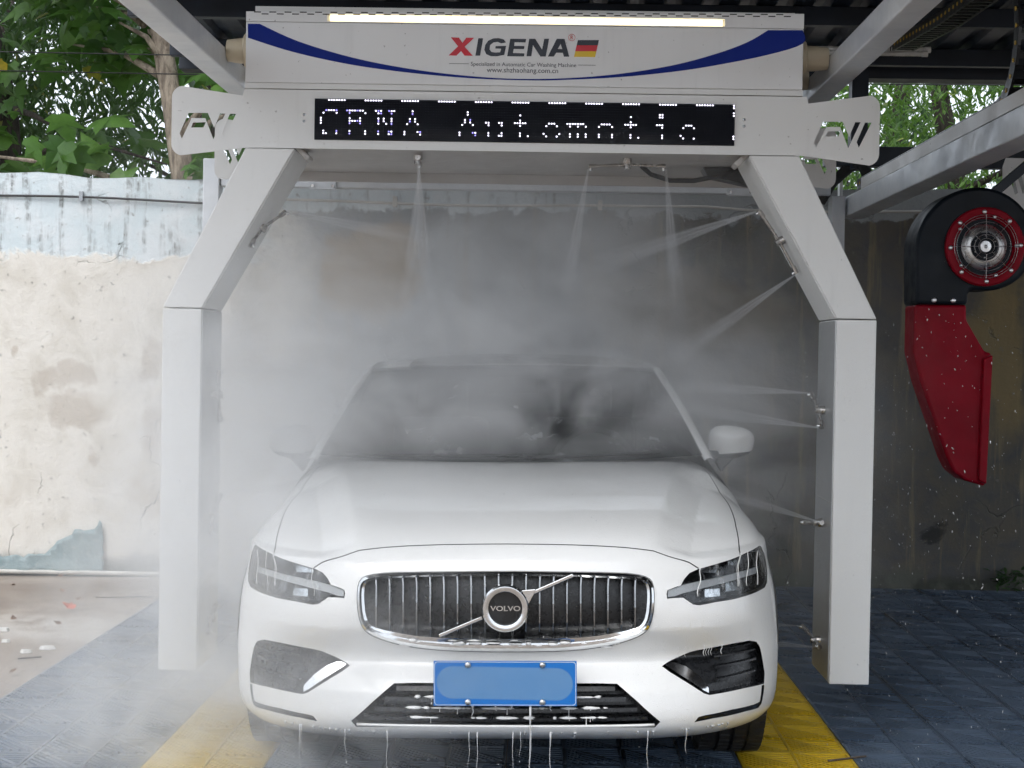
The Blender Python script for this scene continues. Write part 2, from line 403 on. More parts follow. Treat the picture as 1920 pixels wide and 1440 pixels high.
# ---- boundary wall: old render, two coats of paint peeling over cement
def mat_wall():
    t = NT('old_painted_render'); p = t.coord(); s = t.sep(p); X, Z = s[0], s[2]
    n1 = t.noise(p, 1.1, 6, .6, .3); n2 = t.noise(p, 4.5, 6, .65, .4); n3 = t.noise(p, 22, 5, .6)
    vert = t.noise(t.mapping(p, (7, 7, .55)), 1.6, 6, .65)
    cream = t.mix(t.ramp(n2, .4, .72), (.74, .71, .655), (.62, .585, .52))
    cream = t.mix(t.ramp(n1, .56, .72, 0, .65), cream, (.50, .44, .36))
    blue = t.mix(t.ramp(n2, .35, .7), (.60, .68, .71), (.70, .74, .76))
    blue = t.mix(t.math('MULTIPLY', t.ramp(vert, .5, .68), t.ramp(n3, .35, .6)), blue, (.16, .165, .16))
    grey = t.mix(t.ramp(n1, .35, .68), (.19, .20, .21), (.40, .42, .43))
    grey = t.mix(t.ramp(vert, .48, .7, 0, .6), grey, (.30, .25, .185))
    brown = t.mix(t.ramp(n2, .35, .7), (.125, .112, .09), (.088, .092, .095))  # dirty concrete of the right end, canopy shade mixed into its colour
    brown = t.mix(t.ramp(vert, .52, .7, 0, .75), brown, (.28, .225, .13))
    # where each coat lies, ragged edges; brown end darkened with painted canopy shade
    rag = t.math('MULTIPLY', t.math('SUBTRACT', n1, .5), 1.3); rag2 = t.math('MULTIPLY', t.math('SUBTRACT', n2, .5), .35)
    xr = t.math('ADD', X, rag); zr = t.math('ADD', t.math('ADD', Z, rag2), t.math('MULTIPLY', rag, .12))
    low = t.mix(t.ramp(xr, -1.75, -1.25), cream, grey)
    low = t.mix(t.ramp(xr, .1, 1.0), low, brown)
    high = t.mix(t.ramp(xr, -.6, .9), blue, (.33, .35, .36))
    top = t.ramp(zr, 2.0, 2.045)
    top_r = t.math('MAXIMUM', t.math('MULTIPLY', top, t.ramp(xr, -1.9, -1.6, 1, 0)), t.ramp(zr, 2.33, 2.37))
    c = t.mix(top_r, low, high)
    # tan scar where the render fell off behind the arch
    def blob(x, z, sx, sz):
        a = t.math('DIVIDE', t.math('SUBTRACT', xr, x), sx); b = t.math('DIVIDE', t.math('SUBTRACT', zr, z), sz)
        return t.math('ADD', t.math('MULTIPLY', a, a), t.math('MULTIPLY', b, b))
    c = t.mix(t.ramp(blob(-1.05, 1.95, .42, .33), .5, 1.15, .95, 0), c, (.36, .28, .18))
    c = t.mix(t.ramp(blob(.85, 1.75, .7, .3), .4, 1.2, .6, 0), c, (.25, .20, .13))
    c = t.mix(t.ramp(blob(3.0, 1.5, .25, .6), .3, 1.2, .7, 0), c, (.30, .225, .10))
    c = t.mix(t.ramp(blob(2.6, .36, .13, .07), .3, 1.2, .85, 0), c, (.03, .03, .03))
    for (bx, bz, a, b) in ((-3.02, 1.25, .12, .1), (-3.0, 1.02, .16, .12), (-2.55, 1.35, .09, .16), (-2.35, .95, .12, .16), (-2.9, .75, .07, .05), (-3.4, 1.4, .05, .05)):
        c = t.mix(t.ramp(blob(bx, bz, a, b), .2, 1.3, .5, 0), c, (.40, .335, .27))
    c = t.mix(t.math('MULTIPLY', t.ramp(blob(-2.5, .05, .28, .13), .4, 1.1, .8, 0), t.ramp(n2, .38, .55)), c, (.27, .27, .255))
    c = t.mix(t.math('MULTIPLY', t.ramp(n3, .62, .7), .6), c, (.2, .19, .17))
    damp = t.ramp(t.math('ADD', Z, t.math('MULTIPLY', t.math('SUBTRACT', n2, .5), .3)), .02, .13, .9, 0)
    c = t.mix(damp, c, t.mix(t.ramp(n2, .4, .6), (.10, .11, .09), (.045, .05, .04)))
    t.link(c, t.b.inputs['Base Color']); t.b.inputs['Roughness'].default_value = .85
    # cracks
    vo = t.node('TexVoronoi'); vo.feature = 'DISTANCE_TO_EDGE'; vo.inputs['Scale'].default_value = .9
    w = t.node('VectorMath'); w.operation = 'ADD'; nn = t.node('TexNoise'); nn.inputs['Scale'].default_value = 3; nn.inputs['Detail'].default_value = 5
    sc = t.node('VectorMath'); sc.operation = 'SCALE'; sc.inputs['Scale'].default_value = .5
    t.link(p, nn.inputs['Vector']); t.link(nn.outputs['Color'], sc.inputs[0]); t.link(p, w.inputs[0]); t.link(sc.outputs[0], w.inputs[1]); t.link(w.outputs[0], vo.inputs['Vector'])
    crack = t.math('MULTIPLY', t.ramp(vo.outputs['Distance'], .0, .006, 1, 0), t.ramp(n1, .54, .62))
    cc = t.mix(t.math('MULTIPLY', crack, .6), c, (.12, .12, .11)); t.link(cc, t.b.inputs['Base Color'])
    h = t.math('SUBTRACT', t.math('ADD', t.math('MULTIPLY', n2, .5), t.math('MULTIPLY', n3, .25)), t.math('MULTIPLY', crack, .8))
    h = t.math('SUBTRACT', h, t.math('MULTIPLY', top_r, .25))
    t.bump(h, .03, .6)
    return t.m
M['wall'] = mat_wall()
wall = thing('boundary_wall', 'old rendered wall with peeling white and pale blue paint, behind the wash bay', 'wall', (0, 9.85, 0), rz=math.atan(.03))
wall['_local'] = 1
mb = MB(); nx, nz = 160, 40; P = []
wx = np.linspace(-14, 12, nx)
tops = 2.525 + .012 * np.sin(wx * 3.1) + .008 * np.sin(wx * 9.7 + 1) + rng.normal(0, .003, nx)
for j in range(nz):
    for i in range(nx):
        z = -.3 + (tops[i] + .3) * j / (nz - 1)
        P.append((wx[i], .006 * math.sin(wx[i] * 1.9 + z * 2.3) + .004 * math.sin(wx[i] * 5 + z * 7) + rng.normal(0, .0008), z))
mb.add(P, grid_faces(nx, nz))
P = [(wx[i], y, tops[i] - (0 if y < .1 else .01)) for y in (.0, .24) for i in range(nx)]
mb.add([(p[0], p[1] + (P[0][1]), p[2] + .0005) for p in P], grid_faces(nx, 2))
mb.add([(wx[i], .24, z) for z in (2.515, -.3) for i in range(nx)], grid_faces(nx, 2))
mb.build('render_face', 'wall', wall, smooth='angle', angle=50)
# peeled blue waterproof sheet at the foot of the wall
def mat_sheet():
    t = NT('peeled_sheet'); p = t.coord(); n = t.noise(p, 9, 6, .65); n2 = t.noise(p, 40, 4)
    c = t.mix(t.ramp(n, .35, .65), (.20, .27, .285), (.30, .37, .38)); c = t.mix(t.ramp(n2, .55, .7, 0, .4), c, (.5, .5, .47))
    t.link(c, t.b.inputs['Base Color']); t.b.inputs['Roughness'].default_value = .7; t.bump(n, .02, .6); return t.m
M['sheet'] = mat_sheet()
def sheet(poly, name, lab=None):
    lp = densify(poly, .035); lp = [(a + rng.normal(0, .005), b + rng.normal(0, .005)) for a, b in lp]
    gx, gz_ = np.meshgrid(np.arange(-4, -1, .035), np.arange(0, .6, .035)); g = np.stack([gx.ravel(), gz_.ravel()], 1); g = g[in_poly(g, poly)]
    V, T = cdt(g, [lp]); T = T[in_poly(V[T].mean(1), lp)]
    d1 = V[T[:, 1]] - V[T[:, 0]]; d2 = V[T[:, 2]] - V[T[:, 0]]; fl = d1[:, 0] * d2[:, 1] - d1[:, 1] * d2[:, 0] < 0; T[fl] = T[fl][:, ::-1]
    mb = MB(); mb.add([(x, -.014 - .012 * abs(math.sin(x * 17 + z * 9)) - .02 * max(0, .1 - z) / .1 * abs(math.sin(x * 11)), z) for x, z in V], [tuple(q) for q in T])
    o = mb.build(name, 'sheet', wall, smooth=True); m = o.modifiers.new('t', 'SOLIDIFY'); m.thickness = .004; m.offset = 1
    if lab: o['label'] = lab
sheet([(-2.76, .005), (-2.765, .2), (-2.775, .33), (-2.80, .335), (-2.82, .28), (-2.95, .27), (-3.06, .2), (-3.13, .12), (-3.3, .11), (-3.45, .1), (-3.6, .09), (-3.6, .01), (-3.45, .02), (-3.35, -.0), (-3.2, .01), (-3.0, .0)], 'peeled_sheet', 'peeled grey-blue sheet at the foot of the wall')

# conduit along the foot of the wall, cables higher up
mb = MB(); mb.tube([(x, WY(x) - .035 + .004 * math.sin(x * 2), .006 + .003 * math.sin(x * 1.3)) for x in np.linspace(-7, -1.2, 30)], .014, 8)
M['conduit'] = plain('conduit', (.55, .53, .49), .55, 0, .15, 5)
tag(mb.build('conduit_pipe', 'conduit', smooth=True), 'pale conduit pipe lying along the foot of the wall', 'pipe')
cab = thing('wall_cable', 'dark sagging cable clipped along the upper wall above the cream paint', 'cable', (-2.6, 9.75, 2.36))
mb = MB(); mb.tube([(x, WY(x) - .02, 2.385 - .02 * math.sin((x + 3.5) * 1.0) - .012 * math.sin(x * 2.7)) for x in np.linspace(-6, -1.85, 40)], .008, 6); mb.build('sheath', 'black_plastic', cab, True)
for x in (-4.6, -2.93):
    mb = MB(); mb.box(x - .012, x + .012, WY(x) - .034, WY(x) - .004, 2.36, 2.42); mb.build('clip', 'dark_chrome', cab)
cab = thing('wall_conduit', 'thin grey conduit clipped along the wall under the rear cross beam', 'pipe', (0, 9.75, 2.38))
mb = MB(); mb.tube([(x, WY(x) - .022, 2.385 + .008 * math.sin(x * 3) + (.012 * math.exp(-((x - 1.0) / .2) ** 2))) for x in np.linspace(-1.82, 3.6, 60)], .009, 6); mb.build('pipe', 'conduit', cab, True)
for x in (-.95, .35, 1.6):
    mb = MB(); mb.box(x - .014, x + .014, WY(x) - .036, WY(x) - .004, 2.36, 2.425); mb.build('clip', 'conduit', cab)

# ---- canopy: dark corrugated deck on purlins
can = thing('canopy', 'dark navy corrugated canopy roof over the wash bays', 'canopy', (1.5, 7, 0))
RX0, RX1, RY0, RY1 = -2.28, 9.0, 3.5, 9.72
rz = lambda y: 3.30 + .03 * (RY1 - y)
mb = MB(); xs = []; p_ = .2; x = RX0
while x < RX1: xs += [(x, 0), (x + .10, 0), (x + .125, .035), (x + .175, .035)]; x += p_
P = [(a, y, rz(y) + b) for y in (RY0, RY1) for a, b in xs]; mb.add(P, grid_faces(len(xs), 2))
o = mb.build('roof_sheet', 'navy_sheet', can); m = o.modifiers.new('t', 'SOLIDIFY'); m.thickness = .002; m.offset = 1
xs = [q for q in xs if q[0] > 1.5]      # unseen extra roof sheet, added to cut the light on the right bay
mb = MB(); mb.add([(a, y, rz(y) + .04 + b) for y in (.6, RY0 + .12) for a, b in xs], grid_faces(len(xs), 2))
o = mb.build('roof_sheet', 'navy_sheet', can); m = o.modifiers.new('t', 'SOLIDIFY'); m.thickness = .002; m.offset = 1
for y in (.7, 2.2):  # purlins and posts below only carry the added unseen sheet
    mb = MB(); mb.box(1.5, RX1, y - .03, y + .03, rz(y) - .07, rz(y) + .036); mb.build('purlin', 'navy_steel', can, bevel=.004)
for x in (3.6, 8.9):
    mb = MB(); mb.box(x - .05, x + .05, .65, .75, -.018, rz(.7) - .072); mb.build('post', 'navy_steel', can)
for y in (3.55, 4.4, 5.4, 6.4, 7.4, 8.4, 9.35):
    mb = MB(); mb.box(RX0, RX1, y - .03, y + .03, rz(y) - .105, rz(y) - .004); mb.build('purlin', 'navy_steel', can, bevel=.004)
mb = MB(); mb.box(RX0, RX1, 9.56, 9.72, 3.17, 3.285); mb.build('edge_beam', 'navy_steel', can, bevel=.004)
for x in (1.9, 5.2):
    mb = MB(); mb.box(x - .05, x + .05, 9.45, 9.55, 2.6 if x < 3 else 0, 3.2); mb.build('post', 'navy_steel', can)
for x in (-2.2, 2.4, 8.9):
    mb = MB(); mb.box(x - .05, x + .05, 4.0, 9.55, 3.08 + .0, 3.17); mb.build('rafter', 'navy_steel', can) if x > 5 else None
# dark beam along the wall top in the next bay
mb = MB(); mb.box(1.7, 9.0, 9.46, 9.56, 2.62, 2.74); mb.build('tie_beam', 'navy_steel', can, bevel=.004)

# ---- wash frame: galvanised rails the gantry runs on
fr = thing('rail_frame', 'galvanised square tube frame carrying the overhead rails of the washer', 'frame', (-.09, 7, 0))
fx0, fx1 = -1.30, 1.13
for (a, b) in ((fx0 - .1, fx0), (fx1, fx1 + .1)):
    mb = MB(); mb.box(a, b, -.9, 9.40, 2.56, 2.655); mb.build('rail', 'galv', fr, bevel=.006)
mb = MB(); mb.box(-1.98, 1.73, 9.42, 9.52, 2.435, 2.555); mb.build('cross_beam', 'galv', fr, bevel=.006)
mb = MB(); mb.box(-2.085, -1.985, 9.40, 9.53, -.018, 2.60); mb.build('column', 'galv', fr, bevel=.006)
mb = MB(); mb.box(1.735, 1.815, 9.40, 9.53, -.018, 2.43); mb.build('column', 'galv', fr, bevel=.006)
for a in (fx0 - .13, fx1 + .03):
    mb = MB(); mb.box(a, a + .1, -1.01, -.905, -.018, 2.70); mb.build('column', 'galv', fr, bevel=.006)
for a in (fx0 - .1, fx1):     # end plates with bolts under the rail ends
    mb = MB(); mb.box(a - .03, a + .13, 9.385, 9.418, 2.42, 2.62); e = mb.build('end_plate', 'galv', fr, bevel=.003)
    for bx in (a - .012, a + .112):
        for bz in (2.44, 2.54):
            mb = MB(); mb.lathe([(0, 0), (0, .011), (.012, .011), (.012, 0)], (bx, 9.386, bz), (0, -1, 0), 6); mb.build('bolt', 'nozzle_steel', e)
    mb = MB(); mb.box(a + .0, a + .1, 9.30, 9.41, 2.535, 2.558); mb.build('gusset', 'galv', fr)
# side rail of the next bay with its cable tray
mb = MB(); mb.box(1.83, 1.97, -.9, 9.62, 2.312, 2.432); mb.build('side_rail', 'galv', fr, bevel=.006)
mb = MB(); mb.box(1.85, 1.95, -1.01, -.905, -.018, 2.45); mb.build('column', 'galv', fr, bevel=.006)
mb = MB(); mb.box(1.81, 1.828, 9.56, 9.63, 2.27, 2.66); e = mb.build('end_plate', 'white_steel', fr, bevel=.002)
for bz in (2.30, 2.385):
    mb = MB(); mb.lathe([(0, 0), (0, .012), (.01, .012), (.01, 0)], (1.812, 9.59, bz), (-1, -.5, 0), 6); mb.build('bolt', 'slot_black', e)
tray = thing('cable_tray', 'white channel cable tray fixed on top of the side rail', 'tray', (1.9, 7, 2.41))
mb = MB(); mb.add([(x, y, z) for y in (-.8, 9.05) for x, z in ((1.835, 2.497), (1.835, 2.4345), (1.965, 2.4345), (1.965, 2.497), (1.961, 2.497), (1.961, 2.4385), (1.839, 2.4385), (1.839, 2.497))], grid_faces(8, 2, True) + [(7, 6, 5, 4, 3, 2, 1, 0), tuple(range(8, 16))])
mb.build('channel', 'white_steel', tray)

# drag chain: lower run in the tray, loop, upper run
ch = thing('drag_chain', 'black plastic cable drag chain with yellow pins looping up from the tray', 'cable chain', (1.9, 6.3, 2.42))
path = [(9.2, 2.47), (6.45, 2.475)]; c0 = (6.42, 2.755); r0 = .277
arc = [(c0[0] - r0 * math.sin(a), c0[1] - r0 * math.cos(a)) for a in np.linspace(0, math.pi, 12)]
path = [(9.2, 2.478)] + arc + [(7.4, 3.06), (8.4, 3.13)]
pp = densify(path, .01, False); seg = [np.array(pp[0])]; acc = 0
for a, b in zip(pp[:-1], pp[1:]):
    acc += math.dist(a, b)
    if acc >= .068: seg.append(np.array(b)); acc = 0
def link_mesh():
    mb = MB()
    for s in (-1, 1):
        mb.box(s * .052 - .006, s * .052 + .006, -.036, .036, -.03, .03)
    mb.box(-.0465, .0465, -.012, .012, -.029, -.022); mb.box(-.0465, .0465, -.012, .012, .022, .029)
    me = bpy.data.meshes.new('link'); me.from_pydata(mb.v, [], mb.f); me.update(); me.materials.append(M['black_plastic']); return me
lm = link_mesh(); M['pin_yellow'] = plain('pin_yellow', (.62, .40, .06), .5)
mb = MB()
mb.lathe([(0, 0), (0, .009), (.003, .009), (.003, 0)], (.058, -.024, 0), (1, 0, 0), 10)
pm = bpy.data.meshes.new('pin'); pm.from_pydata(mb.v, [], mb.f); pm.update(); pm.materials.append(M['pin_yellow'])
ch_inv = ch.matrix_world.inverted()
for a, b in zip(seg[:-1], seg[1:]):
    m_ = (a + b) / 2; d = (b - a) / np.linalg.norm(b - a)
    mw = Matrix(((1, 0, 0, 1.9), (0, d[0], -d[1], m_[0]), (0, d[1], d[0], m_[1]), (0, 0, 0, 1)))
    o = bpy.data.objects.new('link', lm); col.objects.link(o); o.parent = ch; o.matrix_parent_inverse = ch_inv; o.matrix_basis = mw
    for s in (1, -1):
        q = bpy.data.objects.new('pin', pm); col.objects.link(q); q.parent = o; q.scale = (s, 1, 1)
# dark flexible hose bunch behind the tray end
mb = MB(); mb.tube([(1.93, 9.25, 2.5), (1.92, 9.42, 2.62), (1.86, 9.5, 2.62), (1.75, 9.5, 2.52), (1.68, 9.5, 2.40)], .035, 8)
tag(mb.build('corrugated_hose', 'black_rubber', smooth=True), 'dark flexible hose drooping from the end of the cable tray', 'hose')

# unlit fluorescent tubes under the canopy
for k, (x0, x1, z, y) in enumerate(((.95, 2.085, 3.135, 8.5), (.95, 2.06, 3.105, 8.46))):
    tl = thing('fluorescent_tube', ('upper' if k == 0 else 'lower') + ' of two unlit white tube lights hung under the canopy', 'tube light', (x0, y, z), 'tube lights under the canopy')
    mb = MB(); mb.tube([(x0 + .03, y, z), (x1 - .03, y, z)], .014, 10); mb.build('tube', 'tube_off', tl, True)
    for a in (x0, x1 - .03):
        mb = MB(); mb.tube([(a, y, z), (a + .03, y, z)], .017, 10); mb.build('end_cap', 'tube_off', tl, True)
    for a in (x0 + .2, x1 - .2):
        mb = MB(); mb.tube([(a, y, z + .012), (a, y, rz(y) - .06)], .003, 5); mb.build('hanger', 'black_plastic', tl)

# ================================================================== THE GANTRY
GC = -.0965; GY = 6.1; GB = 6.94
gan = thing('wash_gantry', 'white arched car wash gantry with sign box, scrolling display and spray nozzles', 'gantry', (GC, 6.5, 0))
PO = .1545
for sgn, xi, xo in ((-1, -1.351, -1.5055), (1, 1.154, 1.31)):
    a, b = min(xi, xo), max(xi, xo)
    mb = MB(); mb.box(a, b, GY, 6.48, .157, 1.594); post = mb.build('post', 'white_steel', gan, bevel=.004)
    # brushed inner cladding in two sheets with a seam
    for z0, z1 in ((.165, .868), (.872, 1.588)):
        mb = MB(); x = xi - sgn * .0035; mb.box(min(x, x + sgn * .003), max(x, x + sgn * .003), GY + .012, 6.472, z0, z1); mb.build('inner_cladding', 'stainless', post)
    ti, to = (-.992, -1.186) if sgn < 0 else (.80, .994)
    arm = MB().prism([(xi, 1.598), (xo, 1.598), (to, 2.232), (ti, 2.232)], GY + .0, 6.48).build('arm', 'white_steel', gan, bevel=.004)
    d = np.array((ti - xi, 2.232 - 1.598)); d /= np.linalg.norm(d); n = np.array((-sgn * abs(d[1]), -abs(d[0])))
    L = math.hypot(ti - xi, 2.232 - 1.598); c = np.array((xi, 1.598)) + d * L * .5
    mb = MB(); mb.obox((c[0] + n[0] * .002, (GY + 6.48) / 2, c[1] + n[1] * .002), (d[0], 0, d[1]), (0, 1, 0), (n[0], 0, n[1]), L * .495, .178, .0015); mb.build('inner_cladding', 'white_steel', arm)
    # rolled seal where the arm meets the beam
    mb = MB(); x = ti - sgn * .02; mb.obox((x - sgn * .005, GY + .1, 2.222), (.7, 0, sgn * .7), (0, 1, 0), (-sgn * .7, 0, .7), .034, .06, .012); mb.build('joint_seal', 'grey_under', arm, bevel=.008)

def wing_outline(cx):
    h = 1.3915; o = []
    def arc(x, z, r, a0, a1):
        return [(x + r * math.cos(R(a)), z + r * math.sin(R(a))) for a in np.linspace(a0, a1, 7)]
    right = [(0, 2.463), (1.105, 2.463), (1.112, 2.437)] + arc(h - .045, 2.427, .045, 82, 0) + arc(h - .045, 2.243, .045, 0, -80) + [(1.09, 2.233), (0, 2.233)]
    left = [(-x, z) for x, z in right[::-1]][1:-1]
    return [(cx + x, z) for x, z in right + left]
LA, LB, LC = LOGO_A, LOGO_B, LOGO_C
dx = -1.4122 - LA[0][0]
logo_r = [LA, LB, LC]; logo_l = [[(x + dx, z - .0015) for x, z in l] for l in logo_r]
fp = plate(MB(), wing_outline(GC + .009), logo_r + logo_l, GY - .004, GY - .001).build('wing_plate', 'white_steel', gan)
mir = lambda l: [(2 * GC - x, z) for x, z in l][::-1]
bp = plate(MB(), wing_outline(GC), [mir(l) for l in logo_r + logo_l], GB, GB + .004).build('wing_plate', 'white_steel', gan)
mb = MB(); mb.box(GC - 1.085, GC + 1.085, GY + .03, GB - .002, 2.238, 2.458); mb.build('beam', 'grey_under', gan, bevel=.004)
mb = MB(); mb.box(GC - 1.08, GC + 1.08, GB - .02, GB - .0025, 2.196, 2.2375); mb.build('beam_lip', 'grey_under', gan)
for x, z in ((-.955, 2.34), (-.955, 2.365), (.775, 2.345), (.775, 2.37)):
    mb = MB(); mb.lathe([(0, 0), (0, .006), (.002, .006), (.003, 0)], (x, GY - .0035, z), (0, -1, 0), 8); mb.build('screw', 'dark_chrome', fp)

# scrolling display
dp = MB().box(-.9125, .7375, GY - .012, GY - .0045, 2.2675, 2.4285).build('display', 'led_board', gan, bevel=.001)
NC, NR = 160, 16; px0, px1, pz0, pz1 = -.908, .733, 2.2725, 2.4235
lit = set()
for k in range(11): lit |= {(5 + 14 * k + i, 0) for i in range(7)}
def put(r, *cs):
    for c in cs: lit.add((c, r))
put(4, 4, 5, 6, 7, 8); put(5, 3, 8); [put(r, 2) for r in (7, 8, 9)]; put(12, 3, 8); put(13, 3, 4, 8)
put(4, *range(12, 19)); put(5, 13, 19); put(7, 13, 17); put(8, *range(13, 18)); put(9, 13, 17); put(12, 13, 19); put(13, 13, 19)
put(4, 23, 24, 25, 28, 29, 30); put(5, 24, 25, 29); put(7, 24, 26, 29); put(8, 24, 26, 29); put(9, 24, 27, 29); put(12, 24, 28, 29); put(13, 24, 28, 29)
for o in (37, 58): put(4, o); put(5, o); put(7, o - 1, o + 1); put(8, o - 1, o + 1); put(9, o - 2, o + 2); put(12, o - 3, o + 2, o + 3); put(13, o - 3, o + 3)
put(8, 65, 66, 70, 71); put(9, 66, 71); put(12, 66, 71); put(13, 66, 70, 71)
for o in (78, 120): put(5, o); put(7, o); put(8, *range(o - 2, o + 3)); put(9, o); put(12, o); put(13, o, o + 3)
put(8, 89, 90, 91); put(9, 88, 92); put(12, 87, 93); put(13, 88, 92)
put(8, *range(96, 103)); put(9, 97, 100, 103); put(12, 97, 100, 103); put(13, 97, 100, 103)
put(8, 109, 110, 111, 112); put(9, 108, 113); put(12, 108, 113); put(13, 108, 113)
put(4, 131, 132); put(5, 131, 132); put(8, 130, 131, 132); put(9, 132); put(12, 132); put(13, 132)
put(8, 141, 142, 143); put(9, 140, 144); put(12, 139); put(13, 140, 144)
for r in (0, 1, 3, 4, 12, 13): put(r, 159)
dots = {k: MB() for k in ('led_on', 'led_blue', 'led_unlit')}
for c in range(NC):
    for r in range(NR):
        x = px0 + (px1 - px0) * c / (NC - 1); z = pz1 - (pz1 - pz0) * r / (NR - 1)
        if (c, r) in lit: k = 'led_blue' if (r > 3 and c < 64 and (c * 5 + r * 3) % 4 == 0) else 'led_on'; s = .0035
        else: k = 'led_unlit'; s = .0012
        y = GY - .0125; dots[k].add([(x - s, y, z), (x, y, z - s), (x + s, y, z), (x, y, z + s), (x, y - .0015, z)], [(0, 1, 4), (1, 2, 4), (2, 3, 4), (3, 0, 4)])
for k, nm in (('led_on', 'lit_dots'), ('led_blue', 'blue_dots'), ('led_unlit', 'unlit_dots')):
    o = dots[k].build(nm, k, dp); o['kind'] = 'stuff'

# sign box above the display
SX0, SX1 = -1.190, 1.0005
sb = MB().box(SX0, SX1, GY - .002, GB - .05, 2.4905, 2.7285).build('sign_box', 'sign_white', gan, bevel=.003)
MB().box(SX0 - .002, SX1 + .002, GY - .001, GB - .05, 2.4665, 2.4895).build('sign_skirt', 'white_steel', sb, bevel=.002)
hd = plate(MB(), [(SX0, 2.7295), (SX1, 2.7295), (SX1, 2.787), (SX0, 2.768)], [[(-.868, 2.7335), (.692, 2.7335), (.692, 2.7625), (-.868, 2.7625)]], GY - .004, GY + .02).build('vent_head', 'sign_white', sb)
MB().box(SX0 + .03, SX1 - .03, GY + .03, GY + .034, 2.74, 2.797).build('back_flange', 'white_steel', sb, bevel=.001)
MB().box(-.867, .691, GY + .021, GY + .03, 2.7345, 2.7615).build('lamp_tray', 'white_steel', sb)
mb = MB(); mb.tube([(-.858, GY + .004, 2.7475), (.684, GY + .004, 2.7475)], .0125, 12); mb.build('lamp_tube', 'tube_lit', sb, True)
smesh = None; k = 0
def spl(p):
    # smooth curve through the points
    p = [np.array(q) for q in p]; o = []
    for i in range(len(p) - 1):
        a, b, c, d = p[max(i - 1, 0)], p[i], p[i + 1], p[min(i + 2, len(p) - 1)]
        for t in (0, .25, .5, .75): o.append(tuple(.5 * (2 * b + (c - a) * t + (2 * a - 5 * b + 4 * c - d) * t * t + (3 * b - a - 3 * c + d) * t ** 3)))
    return o + [tuple(p[-1])]
for row in (0, 1):
    for i in range(36):
        x = SX0 + .045 + i * .0603 + (.030 if row else 0)
        if x > SX1 - .04: continue
        z = 2.7735 - .0075 * row + (x - SX0) * .0082 - .008
        if smesh is None:
            mb = MB(); mb.box(-.0135, .0135, -.0006, .0006, -.0019, .0019); smesh = bpy.data.meshes.new('vent_slot'); smesh.from_pydata(mb.v, [], mb.f); smesh.update(); smesh.materials.append(M['slot_black'])
        o = bpy.data.objects.new('vent_slot', smesh); col.objects.link(o); o.parent = hd; o.location = (x, GY - .0044, z)
MB().prism(spl(SWOOSH[1:13]) + spl(SWOOSH[13:]) + SWOOSH[:1], GY - .0035, GY - .0025).build('blue_swoosh', 'blue_print', sb)
for ch_ in 'XIGENA':
    mb = MB()
    if ch_ == 'A': plate(mb, LETTERS['A'], [LETTERS['Ahole']], GY - .0036, GY - .0025)
    else: plate(mb, LETTERS[ch_], [], GY - .0036, GY - .0025)
    mb.build('letter', 'red_print' if ch_ == 'X' else 'dark_print', sb)
for k, m_ in (('F0', 'dark_print'), ('F1', 'red_print'), ('F2', 'gold_print')):
    plate(MB(), LETTERS[k], [], GY - .0036, GY - .0025).build('flag_stripe', m_, sb)
text_mesh('Specialized in Automatic Car Washing Machine', TXT[0][0], TXT[1][0], TXT[0][1], GY - .0032, 'dark_print', sb)
text_mesh('www.shzhaohang.com.cn', TXT[2][0], TXT[3][0], TXT[2][1], GY - .0032, 'dark_print', sb)
text_mesh('R', TXT[4][0] - .0055, TXT[4][0] + .0055, TXT[4][1] - .0065, GY - .0032, 'red_print', sb)
circ = lambda r: [(TXT[4][0] + r * math.cos(a), TXT[4][1] + r * math.sin(a)) for a in np.linspace(0, 2 * math.pi, 28, endpoint=False)]
plate(MB(), circ(.0135), [circ(.0121)], GY - .0036, GY - .0025).build('ring_mark', 'red_print', sb)
for a, b in ((5, 6), (7, 8)):
    MB().box(TXT[a][0], TXT[b][0], GY - .0036, GY - .0025, TXT[a][1] - .0007, TXT[a][1] + .0007).build('rule_line', 'dark_print', sb)

# flanged rollers running on the rails
for x0, x1 in ((SX0 - .003, fx0 + .002), (SX1 + .003, fx1 - .002)):
    s = 1 if x1 > x0 else -1; L = abs(x1 - x0)
    for y in (6.28, 6.75):
        mb = MB(); mb.lathe([(0, 0), (0, .015), (.012, .015), (.0121, .07), (.03, .07), (.034, .066), (.036, .052), (L * .6, .05), (L, .044), (L, 0)], (x0, y, 2.61 + .038), (s, 0, 0), 24)
        mb.build('roller', 'beige_nylon', gan, 'angle', angle=35)

# spray bars: a stub, a cross hub and two arms with nozzle tips
def spray_bar(hub, stub_dir, stub_len, ends, tips):
    hub = np.array(hub, float); sd = np.array(stub_dir, float); sd /= np.linalg.norm(sd)
    mb = MB(); mb.lathe([(0, 0), (0, .016), (.004, .018), (stub_len, .018), (stub_len, .021), (stub_len + .004, .021), (stub_len + .004, 0)], hub, -sd, 14)
    nb = mb.build('spray_bar', 'nozzle_steel', gan, 'angle', angle=35)
    mb = MB(); mb.lathe([(-.017, 0), (-.017, .014), (.017, .014), (.017, 0)], hub, sd, 10); mb.build('hub', 'nozzle_steel', nb, 'angle', angle=35)
    for e, t in zip(ends, tips):
        e = np.array(e, float); d = e - hub; L = np.linalg.norm(d); d /= L
        mb = MB(); mb.lathe([(.008, .0062), (L - .034, .0062), (L - .034, .010), (L, .010), (L, 0)], hub, d, 10); rod = mb.build('rod', 'nozzle_steel', nb, 'angle', angle=35)
        t = np.array(t, float); t /= np.linalg.norm(t)
        mb = MB(); mb.lathe([(0, .006), (.017, .0058), (.019, .003), (.019, 0)], e - d * .009, t, 8); mb.build('tip', 'chrome', nb, True)
YN = 6.3
JETS = []     # (tip, direction, length, label)
